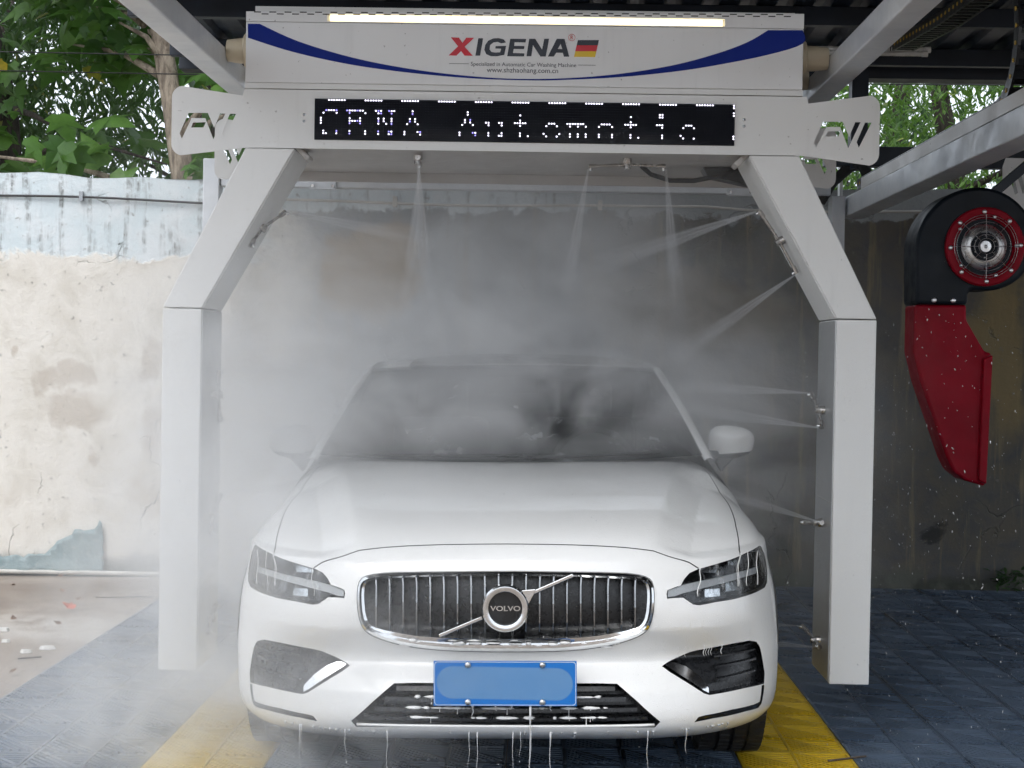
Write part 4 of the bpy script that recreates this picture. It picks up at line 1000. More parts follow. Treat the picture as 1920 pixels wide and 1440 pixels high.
# tow-hook cover drawn on the bumper
piece(g_wa, -.0006, .002, 'tow_cover_seam', 'slot_black', bumper) if False else None
cov = surf([q[0] for q in WA], [q[1] for q in WA]); ring_ = densify([tuple(q) for q in cov], .01)
cmb(MB().tube([np.array(q) + np.array((0, .0005, 0)) for q in ring_ + ring_[:1]], .0012, 4), 'tow_cover_seam', 'conduit', bumper)

# ---- number plate
pl_z0, pl_z1 = .350, .489
np_ = cmb(MB().box(-.2205, .2205, -.036, -.031, pl_z0, pl_z1), 'number_plate', 'blue_print', bevel=.0)
def mat_plate():
    t = NT('plate_blue'); s = t.sep(t.coord()); n = t.noise(t.coord(), 5, 3)
    ax = t.math('MAXIMUM', t.math('SUBTRACT', t.math('ABSOLUTE', s[0]), .16), 0.0); az = t.math('SUBTRACT', s[2], .42)
    d = t.math('SQRT', t.math('ADD', t.math('MULTIPLY', ax, ax), t.math('MULTIPLY', az, az)))
    f = t.ramp(d, .047, .053, 1, 0)
    c = t.mix(f, (.008, .16, .52), t.mix(n, (.05, .20, .45), (.16, .30, .50)))
    t.link(c, t.b.inputs['Base Color']); t.b.inputs['Roughness'].default_value = .3; return t.m
M['plate'] = mat_plate(); np_.data.materials[0] = M['plate']
M['plate_line'] = plain('plate_line', (.55, .65, .78), .35)
def rr(x, z0, z1, r, n=5):
    o_ = []
    for cx_, cz_, a0 in ((x - r, z1 - r, 0), (-x + r, z1 - r, 90), (-x + r, z0 + r, 180), (x - r, z0 + r, 270)):
        o_ += [(cx_ + r * math.cos(R(a0 + 90 * k / n)), cz_ + r * math.sin(R(a0 + 90 * k / n))) for k in range(n + 1)]
    return o_
cmb(plate(MB(), rr(.2185, pl_z0 + .002, pl_z1 - .002, .01), [rr(.2165, pl_z0 + .004, pl_z1 - .004, .009)], -.0372, -.0362), 'border', 'plate_line', np_)
cmb(MB().box(-.2, .2, -.0305, .012, pl_z0 + .02, pl_z1 - .01), 'plate_carrier', 'black_plastic', np_)
for bx in (-.115, .115):
    for bz in (pl_z0 + .012, pl_z1 - .012):
        cmb(MB().lathe([(0, 0), (0, .0095), (.004, .0095), (.0065, .006), (.0065, 0)], (bx, -.0362, bz), (0, -1, 0), 14), 'plate_bolt', 'aluminium', np_, True)

# ---- windscreen, pillars, roof
sS = np.linspace(-1, 1, 41); tT = np.linspace(0, 1, 21)
def ws(s, t):
    a = np.abs(s); y0 = 1.225 + .235 * a ** 2.3; z0 = 1.016 + .014 * a ** 2; x0 = .775 * s
    y1 = 2.03 + .13 * a ** 2.2; z1 = 1.387 - .017 * a ** 2; x1 = .63 * s
    b = np.sin(np.pi * t) * .03 * (1 - .5 * a ** 2)
    return np.stack([x0 + (x1 - x0) * t, y0 + (y1 - y0) * t - b * .45, z0 + (z1 - z0) * t + b], -1)
S_, T_ = np.meshgrid(sS, tT); cmesh('windshield', ws(S_.ravel(), T_.ravel()), grid_faces(41, 21), 'glass')
band = ws(*[q.ravel() for q in np.meshgrid(np.linspace(-1, 1, 41), np.linspace(.955, 1, 3))]); cmesh('top_band', band - np.array((0, .002, -.002)), grid_faces(41, 3), 'black_plastic')
def pillar(s):
    rows = []
    for t in np.linspace(-.04, 1, 16):
        e = ws(np.array([float(s)]), np.array([max(t, 0.)]))[0] + (np.array((.01 * s, -.03, -.02)) if t < 0 else 0)
        w = .058 - .014 * max(t, 0)
        rows.append([e + np.array((-.004 * s, .004, -.004)), e + np.array((.000 * s, -.004, .006)), e + np.array((.018 * s, .006, .010)), e + np.array((.036 * s, .035, .0)), e + np.array(((.036 + .012) * s, .035 + w, -.022))])
    V = np.array(rows).reshape(-1, 3); F = grid_faces(5, 16); F = F if s < 0 else [f[::-1] for f in F]
    cmesh('pillar', V, F, 'paint')
pillar(1); pillar(-1)
def roof_pt(s, t):
    a = np.abs(s); x = (.63 + .03 * np.minimum(t * 8, 1)) * s; ys_ = 2.03 + .13 * a ** 2.2; y = ys_ + (3.45 - ys_) * t
    zc = 1.387 + .055 * np.sin(np.pi * np.clip(t * 1.08, 0, 1) * .62); z = zc - .017 * a ** 2 - (.045 * a ** 4) * np.minimum(t * 6, 1)
    return np.stack([x, y, z], -1)
S_, T_ = np.meshgrid(np.linspace(-1, 1, 31), np.linspace(0, 1, 31)); V = roof_pt(S_.ravel(), T_.ravel()); cmesh('roof', V, grid_faces(31, 31), 'paint')
S_, T_ = np.meshgrid(np.linspace(-.72, .72, 15), np.linspace(.06, .55, 15)); V = roof_pt(S_.ravel(), T_.ravel()) + np.array((0, 0, .003)); cmesh('sunroof', V, grid_faces(15, 15), 'black_gloss')
# ---- sides
zk = [.20, .30, .45, .6, .72, .80, .865, .945, .985, 1.1, 1.25, 1.37, 1.43]; xk = [.875, .91, .926, .931, .931, .922, .902, .845, .806, .768, .72, .668, .63]
def side_x(y, z):
    x = np.interp(z, zk, xk); return x * (1 - .13 * np.clip((y - 3.7) / 1.05, 0, 1) ** 2)
def arc_(c, r, a0, a1, n=20): return [(c[0] + r * math.cos(R(a)), c[1] + r * math.sin(R(a))) for a in np.linspace(a0, a1, n)]
side = [(.47, .25), (.48, .40), (.50, .50), (.54, .56), (.60, .625), (.68, .672), (.77, .70), (.87, .718), (1.1, .728), (1.38, .74), (1.47, .75), (1.475, .86), (1.465, .94), (1.47, 1.0), (1.60, 1.065), (1.9, 1.215), (2.2, 1.345), (2.6, 1.40), (3.0, 1.405), (3.4, 1.365), (3.85, 1.2), (4.25, 1.08), (4.68, 1.04), (4.74, .9), (4.74, .42), (4.6, .3)] + arc_((3.76, .33), .365, -10, 190) + [(3.3, .22), (1.32, .22)] + arc_((.885, .33), .365, -12, 192)
win1 = [(1.78, 1.02), (2.16, 1.235), (2.45, 1.33), (2.62, 1.34), (2.64, .995), (1.9, .985)]; win2 = [(2.70, .995), (2.68, 1.342), (3.0, 1.345), (3.3, 1.31), (3.66, 1.18), (3.55, 1.02)]
gy, gz2 = np.meshgrid(np.arange(.45, 4.78, .05), np.arange(.2, 1.45, .04)); g = np.stack([gy.ravel(), gz2.ravel()], 1); g = g[in_poly(g, side)]
V2, F2 = cdt(g, [densify(side, .05), densify(win1, .05), densify(win2, .05)]); c = V2[F2].mean(1); k_in = in_poly(c, side); w1 = in_poly(c, win1); w2 = in_poly(c, win2)
for s in (-1, 1):
    P = np.stack([s * side_x(V2[:, 0], V2[:, 1]), V2[:, 0], V2[:, 1]], 1); F = F2.copy()
    fc = np.cross(P[F[:, 1]] - P[F[:, 0]], P[F[:, 2]] - P[F[:, 0]]); b_ = fc[:, 0] * s < 0; F[b_] = F[b_][:, ::-1]
    for m_, nm, mt in ((k_in & ~w1 & ~w2, 'side_panel', 'paint'), (k_in & w1, 'side_window', 'glass'), (k_in & w2, 'side_window', 'glass')):
        q, f_, _ = compact(P, F[m_]); o = cmesh(nm, q, f_, mt)
        if nm == 'side_panel': body_side = o
    for yl in (1.56, 2.66, 3.62):
        zz = np.linspace(.30, .96, 20); cmb(MB().tube([(s * (side_x(yl, z) + .0005), yl, z) for z in zz], .0025, 4), 'door_seam', 'slot_black', body_side)
    for yh in (2.45, 3.4):
        cmb(MB().obox((s * (side_x(yh, .82) + .012), yh, .82), (1, 0, 0), (0, 1, 0), (0, 0, 1), .010, .09, .012), 'door_handle', 'paint', body_side, bevel=.006)
# ---- tail
pr = [(3.45, 1.418, .645), (3.8, 1.28, .69), (4.18, 1.12, .74), (4.5, 1.075, .76), (4.72, 1.04, .765), (4.77, .85, .79), (4.75, .5, .80), (4.65, .28, .78)]
V = [(s * w * 1.02, y - .12 * abs(s) ** 3 * (y > 4.4), z - .03 * s * s) for y, z, w in pr for s in np.linspace(-1, 1, 13)]
cmesh('tail', V[13 * 2:], grid_faces(13, 6), 'paint'); cmesh('rear_window', V[:13 * 3], grid_faces(13, 3), 'glass')
cmb(MB().box(-.62, .62, .35, 4.5, .19, .24), 'floor_pan', 'slot_black')
cmb(MB().box(-.58, .58, .30, 1.2, .2405, .70), 'engine_bay', 'slot_black')
# ---- cabin
cmb(MB().prism([(-.72, .70), (.72, .70), (.72, .985), (.6, 1.0), (-.6, 1.0), (-.72, .985)], 1.42, 1.95), 'dashboard', 'black_plastic', bevel=.03)
for x in (-.36, .36):
    st = cmb(MB().box(x - .26, x + .26, 2.35, 2.85, .40, .58), 'seat', 'cloth_dark', bevel=.06)
    o = cmb(MB().obox((x, 2.88, .83), (1, 0, 0), (0, .97, -.24), (0, .24, .97), .24, .07, .30), 'backrest', 'cloth_dark', st, bevel=.05)
    cmb(MB().obox((x, 2.98, 1.22), (1, 0, 0), (0, .97, -.24), (0, .24, .97), .13, .05, .085), 'headrest', 'cloth_dark', st, bevel=.035)
mb = MB(); 
ringp = [(.36 + .18 * math.cos(a), 2.10 + .06 * math.sin(a), .93 + .17 * math.sin(a)) for a in np.linspace(0, 2 * math.pi, 28)]
cmb(mb.tube(ringp, .015, 6, False), 'steering_wheel', 'black_plastic', smooth=True)
cmb(MB().obox((0, 2.02, 1.30), (1, 0, 0), (0, 1, 0), (0, 0, 1), .12, .015, .035), 'rear_view_mirror', 'black_plastic', bevel=.01)
for x0, x1 in ((-.68, .05), (-.05, .62)):      # wipers on the glass
    pts = [ws(np.array([q / .775]), np.array([.012 + .004 * i_]))[0] + np.array((0, -.012, .008)) for i_, q in enumerate(np.linspace(x0, x1, 8) * .97)]
    cmb(MB().tube(pts, .007, 5), 'wiper', 'black_plastic', smooth=True)
# ---- mirrors
for s in (-1, 1):
    c = np.array((s * .925, 1.70, 1.065)); nu, nv = 20, 14; V = []
    for j in range(nv):
        ph = -math.pi / 2 + math.pi * j / (nv - 1)
        for i in range(nu):
            th = 2 * math.pi * i / nu; e = .74
            sg = lambda q, p=e: math.copysign(abs(q) ** p, q)
            x = .098 * sg(math.cos(ph)) * sg(math.cos(th)); y = .065 * sg(math.cos(ph)) * sg(math.sin(th)); z = .068 * sg(math.sin(ph))
            z *= 1 - .16 * (x * s / .098); z += .004; y += .03 * (x * s / .1) ** 2 + (.012 if z < 0 else 0)
            V.append(c + np.array((x, y, z)))
    top_F = [f for f in grid_faces(nu, nv, True) if np.mean([V[i][2] for i in f]) - c[2] > -.038]; low_F = [f for f in grid_faces(nu, nv, True) if f not in top_F]
    V = np.array(V); mi = cmesh('door_mirror', *compact(V, top_F)[:2], 'paint'); mi.data.set_sharp_from_angle(angle=R(50))
    q, f_, _ = compact(V - np.array((0, 0, .002)), low_F); cmesh('mirror_base', q, f_, 'black_plastic', mi)
    cmb(MB().prism([(s * .85, .99), (s * .905, 1.035), (s * .96, 1.03), (s * .875, .94)], 1.68, 1.74), 'mirror_arm', 'black_plastic', mi, bevel=.01)
    cmb(MB().box(min(s * .85, s * 1.0), max(s * .85, s * 1.0), 1.745, 1.7505, 1.025, 1.11), 'mirror_glass', 'dark_chrome', mi)
# ---- wheels
def mat_tyre():
    t = NT('tyre'); p = t.coord(); t.b.inputs['Base Color'].default_value = (.022, .022, .023, 1)
    t.link(t.ramp(t.noise(p, 20, 4), .3, .7, .45, .75), t.b.inputs['Roughness']); t.bump(t.noise(p, 160, 3), .002, .4); return t.m
M['tyre'] = mat_tyre()
def wheel_meshes():
    mb = MB(); w = .117; prof = [(-w + .01, .22), (-w, .26), (-w, .295), (-w + .012, .322), (-w + .03, .332)]
    for g_ in (-.05, 0.0, .05):
        prof += [(g_ - .006, .335), (g_ - .005, .327), (g_ + .005, .327), (g_ + .006, .335)]
    prof += [(w - .03, .332), (w - .012, .322), (w, .295), (w, .26), (w - .01, .22)]
    mb.lathe(prof, (0, 0, 0), (1, 0, 0), 64)
    for k in range(64):        # lateral sipes cut as raised blocks
        a = 2 * math.pi * k / 64
        for x0, x1 in ((-.108, -.062), (-.044, -.008), (.008, .044), (.062, .108)):
            r0_, r1_ = .326, .3372 if abs(x0 + x1) < .15 else .334
            c_ = np.array(((x0 + x1) / 2, math.cos(a) * (r0_ + r1_) / 2, math.sin(a) * (r0_ + r1_) / 2))
            mb.obox(c_, (1, 0, 0), (0, -math.sin(a), math.cos(a)), (0, math.cos(a), math.sin(a)), (x1 - x0) / 2, .0125, (r1_ - r0_) / 2)
    t_ = bpy.data.meshes.new('tyre'); t_.from_pydata(mb.v, [], mb.f); t_.update(); t_.materials.append(M['tyre'])
    mb = MB(); mb.lathe([(.09, .225), (.10, .215), (.06, .205), (-.08, .2)], (0, 0, 0), (1, 0, 0), 40)
    for k in range(5):
        a = 2 * math.pi * k / 5 + .3; mb.obox((.075, math.cos(a) * .12, math.sin(a) * .12), (1, 0, 0), (0, -math.sin(a), math.cos(a)), (0, math.cos(a), math.sin(a)), .012, .028, .10)
    mb.lathe([(.06, .0), (.10, .0), (.095, .05), (.06, .05)], (0, 0, 0), (1, 0, 0), 20)
    r_ = bpy.data.meshes.new('rim'); r_.from_pydata(mb.v, [], mb.f); r_.update(); r_.materials.append(M['aluminium']); return t_, r_
tmesh, rmesh = wheel_meshes()
for y in (.885, 3.76):
    for s in (-1, 1):
        w = bpy.data.objects.new('wheel', tmesh); col.objects.link(w); w.parent = CAR; w.location = (s * .797, y, .338); w.rotation_euler = (0, 0, 0 if s > 0 else math.pi)
        r_ = bpy.data.objects.new('rim', rmesh); col.objects.link(r_); r_.parent = w
        lin = [(s * .797 + dx_, y + .36 * math.cos(a_), .338 + .36 * math.sin(a_)) for dx_ in (-.15 * s, .095 * s) for a_ in np.linspace(-.1, math.pi + .1, 24)]
        cmb(MB().add(lin, grid_faces(24, 2)), 'wheel_liner', 'slot_black', lean_it=False)

# ================================================================== DRYER OF THE NEXT BAY
FY = 7.3
fan = thing('blower_dryer', 'black scroll blower with red inlet ring and long red nozzle, hung high in next bay', 'dryer', (1.95, FY, .85))
fc = np.array(FANC[0]); fr0 = abs(FANC[1][1] - FANC[0][1])
scroll = [(fc[0] + q * math.cos(R(a)), fc[1] + q * math.sin(R(a))) for a, q in ((a, .00252 * (80 + (a + 90) / 270 * 46)) for a in np.linspace(-84, 180, 44))]
lx0, lx1, lz = NOZ[0][0], NOZ[1][0], NOZ[0][1]
scroll += [(lx0, lz + .002), (lx1, lz + .002), (lx1, fc[1] - .225), (lx1 + .012, fc[1] - .207), (lx1 + .03, fc[1] - .203)]
scroll = scroll
hs_ = MB().prism(scroll, FY, FY + .26).build('housing', 'fan_black', fan, 'angle', bevel=.018, seg=3, angle=50)
nz = MB().prism(NOZ, FY + .02, FY + .22).build('nozzle', 'red_plastic', fan, 'angle', bevel=.014, seg=3, angle=25)
# raised rib down the edge of the nozzle
MB().prism([(NOZ[4][0] - .002, NOZ[4][1] - .01), (NOZ[4][0] - .045, NOZ[4][1] - .03), (NOZ[5][0] - .04, NOZ[5][1] + .03), (NOZ[5][0] - .003, NOZ[5][1] + .012)], FY - .012, FY + .05).build('nozzle_rib', 'red_plastic', nz, bevel=.008)
rr_ = fr0 * .74; ax_ = (0, -1, 0); cc = (fc[0], FY, fc[1])
ring = MB().lathe([(-.01, rr_), (.018, rr_), (.026, rr_ * .96), (.026, rr_ * .80), (.02, rr_ * .76), (-.02, rr_ * .66), (-.05, rr_ * .60)], cc, ax_, 56).build('inlet_ring', 'red_plastic', fan, 'angle', angle=40)
MB().lathe([(-.008, rr_ * .66), (-.03, 0)], cc, ax_, 40).build('inlet_throat', 'fan_black', ring)
MB().lathe([(-.006, rr_ * .60), (.004, rr_ * .56), (.014, rr_ * .40), (.016, rr_ * .34)], cc, ax_, 48).build('impeller', 'aluminium', ring, True)
MB().lathe([(.016, rr_ * .36), (.02, rr_ * .34), (.02, 0)], cc, ax_, 32).build('hub', 'fan_black', ring, 'angle')
MB().lathe([(.02, rr_ * .15), (.03, rr_ * .14), (.031, rr_ * .05), (.024, .0)], cc, ax_, 24).build('hub_cap', 'aluminium', ring, 'angle')
M['wire'] = plain('guard_wire', (.6, .58, .58), .3, 1.0)
gd = MB()
for q in (.80, .74, .62, .5, .4, .3, .2):
    gd.tube([(fc[0] + rr_ * q * math.cos(a), FY - .034 - .012 * (1 - q), fc[1] + rr_ * q * math.sin(a)) for a in np.linspace(0, 2 * math.pi, 40)], .0013, 4, False)
for k in range(8):
    a = k * math.pi / 4 + .02
    gd.tube([(fc[0] + rr_ * q * math.cos(a), FY - .034 - .012 * (1 - q), fc[1] + rr_ * q * math.sin(a)) for q in (.2, .5, .82)], .0015, 4)
gd.build('wire_guard', 'wire', ring)
bm = None
def fbolt(x, z, r, y, par):
    MB().lathe([(0, 0), (0, r), (.004, r * .9), (.006, r * .5), (.006, 0)], (x, y, z), ax_, 10).build('bolt', 'aluminium', par, True)
for k in range(8): a = k * math.pi / 4 + .05; fbolt(fc[0] + rr_ * .88 * math.cos(a), fc[1] + rr_ * .88 * math.sin(a), .011, FY - .026, ring)
for k in range(5): a = k * 2 * math.pi / 5 + 1.3; fbolt(fc[0] + rr_ * .78 * math.cos(a), fc[1] + rr_ * .78 * math.sin(a), .009, FY - .027, ring)
for k in range(6): a = k * math.pi / 3 + .5; fbolt(fc[0] + rr_ * .28 * math.cos(a), fc[1] + rr_ * .28 * math.sin(a), .004, FY - .02, ring)
fbolt(lx0 + .085, lz + .022, .013, FY, hs_); fbolt(lx0 + .175, lz + .022, .013, FY, hs_)
mb = MB(); mb.obox((fc[0] + .16, FY + .2, fc[1] + .33), (.75, 0, .66), (0, 1, 0), (-.66, 0, .75), .22, .02, .022); mb.build('hanger', 'navy_steel', fan, bevel=.003)
mb = MB(); mb.box(fc[0] + .26, fc[0] + .34, FY + .16, FY + .24, 2.38, 3.27); mb.build('hanger', 'navy_steel', fan)
# wing plate of the neighbouring gantry
ng = thing('next_bay_gantry', 'white cut-out wing plate and beam of the gantry in the next bay', 'gantry', (2.9, 7.9, 2.2))
mb = plate(MB(), [(2.33, 2.475), (2.44, 2.475), (3.6, 2.46), (3.6, 2.23), (2.5, 2.22), (2.33, 2.19), (2.315, 2.24), (2.315, 2.43)], [[(2.345, 2.40), (2.37, 2.40), (2.395, 2.30), (2.38, 2.29)], [(2.385, 2.40), (2.41, 2.40), (2.43, 2.32), (2.42, 2.29)]], 7.9, 7.904); mb.build('wing_plate', 'white_steel', ng)
mb = MB(); mb.box(2.55, 3.55, 7.906, 8.5, 2.24, 2.45); mb.build('beam', 'grey_under', ng)
for x in (2.7, 3.5):
    mb = MB(); mb.box(x - .03, x + .03, 8.15, 8.25, 2.4505, 3.24); mb.build('hanger', 'navy_steel', ng)

# ================================================================== TREES BEYOND THE WALL
def mat_leaf(name, a, b, y):
    t = NT(name); g = t.node('NewGeometry'); rp = g.outputs['Random Per Island']
    c = t.mix(rp, a, b); c = t.mix(t.ramp(rp, .975, .985), c, y)
    p = t.pos(); c = t.mix(t.ramp(t.noise(p, 30, 3), .4, .7, 0, .3), c, tuple(x * .6 for x in a))
    t.link(c, t.b.inputs['Base Color']); t.b.inputs['Roughness'].default_value = .42
    tl = t.node('BsdfTranslucent'); t.link(t.mix(.5, c, tuple(min(1, x * 1.7) for x in b)), tl.inputs['Color'])
    mx = t.node('MixShader'); mx.inputs[0].default_value = .42; t.link(t.b.outputs[0], mx.inputs[1]); t.link(tl.outputs[0], mx.inputs[2]); t.link(mx.outputs[0], t.out.inputs['Surface'])
    return t.m
M['leaf_broad'] = mat_leaf('broad_leaf', (.035, .10, .022), (.13, .26, .05), (.50, .36, .03))
M['leaf_fine'] = mat_leaf('fine_leaf', (.030, .075, .022), (.085, .16, .045), (.24, .24, .05))
M['leaf_dark'] = mat_leaf('dark_leaf', (.018, .05, .018), (.05, .11, .03), (.12, .16, .03))
M['leaf_right'] = mat_leaf('pinnate_leaf', (.04, .11, .018), (.12, .235, .035), (.26, .32, .05))
def mat_bark(name, a, b):
    t = NT(name); p = t.coord(); n = t.noise(t.mapping(p, (9, 9, 2.0)), 2, 6, .7); t.link(t.mix(t.ramp(n, .35, .65), a, b), t.b.inputs['Base Color'])
    t.b.inputs['Roughness'].default_value = .9; t.bump(n, .03, .8); return t.m
M['bark_pale'] = mat_bark('pale_bark', (.16, .125, .10), (.46, .38, .30)); M['bark_dark'] = mat_bark('dark_bark', (.02, .016, .014), (.075, .06, .05))
LOBED = [(0, 0), (.16, -.05), (.40, .10), (.30, .22), (.52, .50), (.27, .46), (.20, .62), (0, 1.0), (-.20, .62), (-.27, .46), (-.52, .50), (-.30, .22), (-.40, .10), (-.16, -.05)]
LANCE = [(0, 0), (.13, .3), (.11, .62), (0, 1), (-.11, .62), (-.13, .3)]
def leaves(pos, dirs, nrm, size, shape, curl=.25):
    n = len(pos); S = np.array(shape); k = len(S); d = dirs / (np.linalg.norm(dirs, axis=1)[:, None] + 1e-9)
    s = np.cross(d, nrm); s /= np.linalg.norm(s, axis=1)[:, None] + 1e-9; nn = np.cross(s, d)
    V = pos[:, None] + size[:, None, None] * (S[None, :, 0, None] * s[:, None] + S[None, :, 1, None] * d[:, None] - (curl * (S[:, 1] ** 2) + .5 * curl * np.abs(S[:, 0]))[None, :, None] * nn[:, None])
    cen = pos + size[:, None] * .45 * d - size[:, None] * (-.02) * nn
    V = np.concatenate([V, cen[:, None]], 1).reshape(-1, 3); base = np.arange(n) * (k + 1)
    f = np.array([(i, (i + 1) % k, k) for i in range(k)]); F = (base[:, None, None] + f[None]).reshape(-1, 3); return V, F
def leaf_obj(name, mat, parent, parts):
    V = []; F = []; o = 0
    for v, f in parts: V.append(v); F.append(f + o); o += len(v)
    V = np.concatenate(V); F = np.concatenate(F); me = bpy.data.meshes.new(name); me.vertices.add(len(V)); me.vertices.foreach_set('co', V.ravel().astype(np.float32))
    me.loops.add(len(F) * 3); me.loops.foreach_set('vertex_index', F.ravel().astype(np.int32)); me.polygons.add(len(F)); me.polygons.foreach_set('loop_start', np.arange(0, len(F) * 3, 3, dtype=np.int32))
    me.update(calc_edges=True); ob = bpy.data.objects.new(name, me); col.objects.link(ob); me.materials.append(M[mat]); child(ob, parent); return ob
def rand_dirs(n, droop):
    d = rng.normal(0, 1, (n, 3)); d[:, 2] = d[:, 2] * .35 - droop; return d / np.linalg.norm(d, axis=1)[:, None]
def cluster(c, n, r, size, shape, droop=.45, flat=.5, sv=.3, curl=.25):
    p = rng.normal(0, 1, (n, 3)) * np.array((r, r, r * flat)) + np.array(c); d = rand_dirs(n, droop)
    nm = rng.normal(0, .55, (n, 3)) + np.array((0, -.35, 1.0)); return leaves(p, d, nm, size * (1 + sv * rng.normal(0, 1, n)).clip(.45, 1.7), shape, curl)
def tree(name, label, base, trunk, tr_r, bark, clusters, leafmat, branches):
    t = thing(name, label, 'tree', base, 'trees beyond the wall')
    mb = MB(); mb.tube(trunk, tr_r, 12)
    mb.build('trunk', bark, t, True)
    mb = MB()
    for b in branches: mb.tube(b, np.linspace(.035, .007, len(b)), 6)
    if branches: mb.build('branches', bark, t, True)
    o = leaf_obj('crown', leafmat, t, clusters); return t
# broad-leaved tree with pale trunk
cl = []; br = []
tp = [(-2.42, 10.75, -.02), (-2.44, 10.75, 1.5), (-2.51, 10.75, 2.55), (-2.60, 10.77, 3.1), (-2.70, 10.8, 3.6), (-2.75, 10.85, 4.4), (-2.9, 10.9, 5.6)]
for i in range(95):
    c = (rng.uniform(-4.3, -1.85), rng.uniform(10.3, 11.7), rng.uniform(2.45, 4.3))
    if c[2] < 3.35 and rng.random() < .5: continue
    if c[0] < -3.3 and rng.random() < .45: continue
    if abs(c[0] + 2.55) < .3 and c[1] < 10.9: continue
    cl.append(cluster(c, 10, .16, .22, LOBED, .5, .45)); s_ = np.array((-2.5 + (c[2] - 3) * -.15, 10.75, max(2.2, c[2] - .35)))
    if i % 3 == 0: br.append([s_, (s_ + np.array(c)) / 2 + np.array((0, 0, .08)), np.array(c)])
for i in range(46):
    c = (rng.uniform(-4.6, -1.9), rng.uniform(10.2, 11.8), rng.uniform(3.55, 6.2)); cl.append(cluster(c, 12, .2, .27, LOBED, .5, .5))
for c in ((-2.12, 9.98, 2.50), (-2.05, 9.95, 2.56), (-2.25, 10.0, 2.62), (-2.0, 9.93, 2.47)): cl.append(cluster(c, 4, .05, .17, LOBED, .6, .5))
tree('broadleaf_tree', 'large-leaved green tree with pale trunk leaning behind the wall beside the gantry', (-2.36, 10.75, -.02), tp, [.1, .09, .085, .075, .07, .06, .04], 'bark_pale', cl, 'leaf_broad', br)
# fine-leaved tree with thick dark trunk
cl = []
for i in range(130):
    c = (rng.uniform(-6.0, -3.0), rng.uniform(11.8, 13.6), rng.uniform(2.9, 4.8)); cl.append(cluster(c, 60, .17, .11, LANCE, .8, .8, .3, .3))
for i in range(40):
    c = (rng.uniform(-6.6, -2.6), rng.uniform(11.6, 14), rng.uniform(4.6, 6.8)); cl.append(cluster(c, 60, .3, .12, LANCE, .8, .8))
tree('camphor_tree', 'fine-leaved tree with thick dark trunk standing far along the wall', (-4.35, 12.2, -.02), [(-4.35, 12.2, -.02), (-4.35, 12.2, 2.4), (-4.4, 12.25, 3.3), (-4.7, 12.4, 4.8)], [.26, .24, .2, .12], 'bark_dark', cl, 'leaf_fine', [[(-4.3, 12.1, 2.8), (-3.7, 11.6, 2.95), (-3.2, 11.2, 2.9), (-2.7, 11.0, 2.75)], [(-4.2, 12.1, 3.3), (-3.8, 11.4, 3.15), (-3.4, 11.1, 2.95)]])
# darker trees farther back
def far_tree(x, y, r, n, z0, z1, label):
    cl = []
    for i in range(n):
        a = rng.uniform(0, 2 * math.pi); q = r * math.sqrt(rng.random()); c = (x + q * math.cos(a), y + .6 * q * math.sin(a), rng.uniform(z0, z1)); cl.append(cluster(c, 45, .22, .15, LANCE, .6, .8))
    tree('dark_tree', label, (x, y, -.02), [(x, y, -.02), (x + .1, y, 2.0), (x, y, 3.6), (x + .2, y, 5.0)], [.16, .13, .1, .05], 'bark_dark', cl, 'leaf_dark', [[(x, y, 2.6), (x + .5, y - .1, 2.9), (x + 1.0, y - .1, 3.3)], [(x, y, 2.9), (x - .5, y, 3.2), (x - 1.0, y, 3.4)]])
far_tree(-3.3, 15.0, 1.9, 80, 2.4, 5.4, 'dark leafy tree far behind the broad-leaved tree')
far_tree(-5.6, 15.5, 1.6, 60, 2.4, 5.6, 'dark tree behind the thick trunk')
far_tree(3.4, 15.2, 1.7, 75, 2.4, 5.0, 'dark tree behind the bright green tree of the next bay')
# tree behind the next bay
cl = []
for i in range(330):
    c = (rng.uniform(1.8, 4.6), rng.uniform(11.0, 13.2), rng.uniform(2.55, 4.3))
    if rng.random() < .12: continue
    cl.append(cluster(c, 44, .16, .072, LANCE, .75, .7))
tree('pinnate_tree', 'bright green leafy tree seen under the canopy edge beyond the next bay', (3.35, 12.2, -.02), [(3.35, 12.2, -.02), (3.3, 12.2, 2.0), (3.2, 12.15, 2.8), (3.05, 12.1, 3.5), (3.0, 12.1, 4.6)], [.13, .11, .09, .07, .04], 'bark_dark', cl, 'leaf_right', [[(3.28, 12.1, 2.5), (2.9, 11.9, 2.75), (2.4, 11.8, 2.95)], [(3.2, 12.1, 2.75), (3.6, 11.9, 2.95), (4.2, 11.8, 3.35)], [(3.28, 12.1, 2.55), (2.7, 11.8, 2.62), (2.2, 11.6, 2.7)]])
# thin overhead wires
for k, (z, y) in enumerate(((3.42, 10.2), (3.33, 10.4))):
    mb = MB(); mb.tube([(x, y, z - .05 * math.sin((x + 8) / 5)) for x in np.linspace(-8, 8, 24)], .004, 4)
    tag(mb.build('overhead_wire', 'black_rubber'), ('upper' if k == 0 else 'lower') + ' thin black wire strung along above the wall', 'wire', 'wires above the wall')

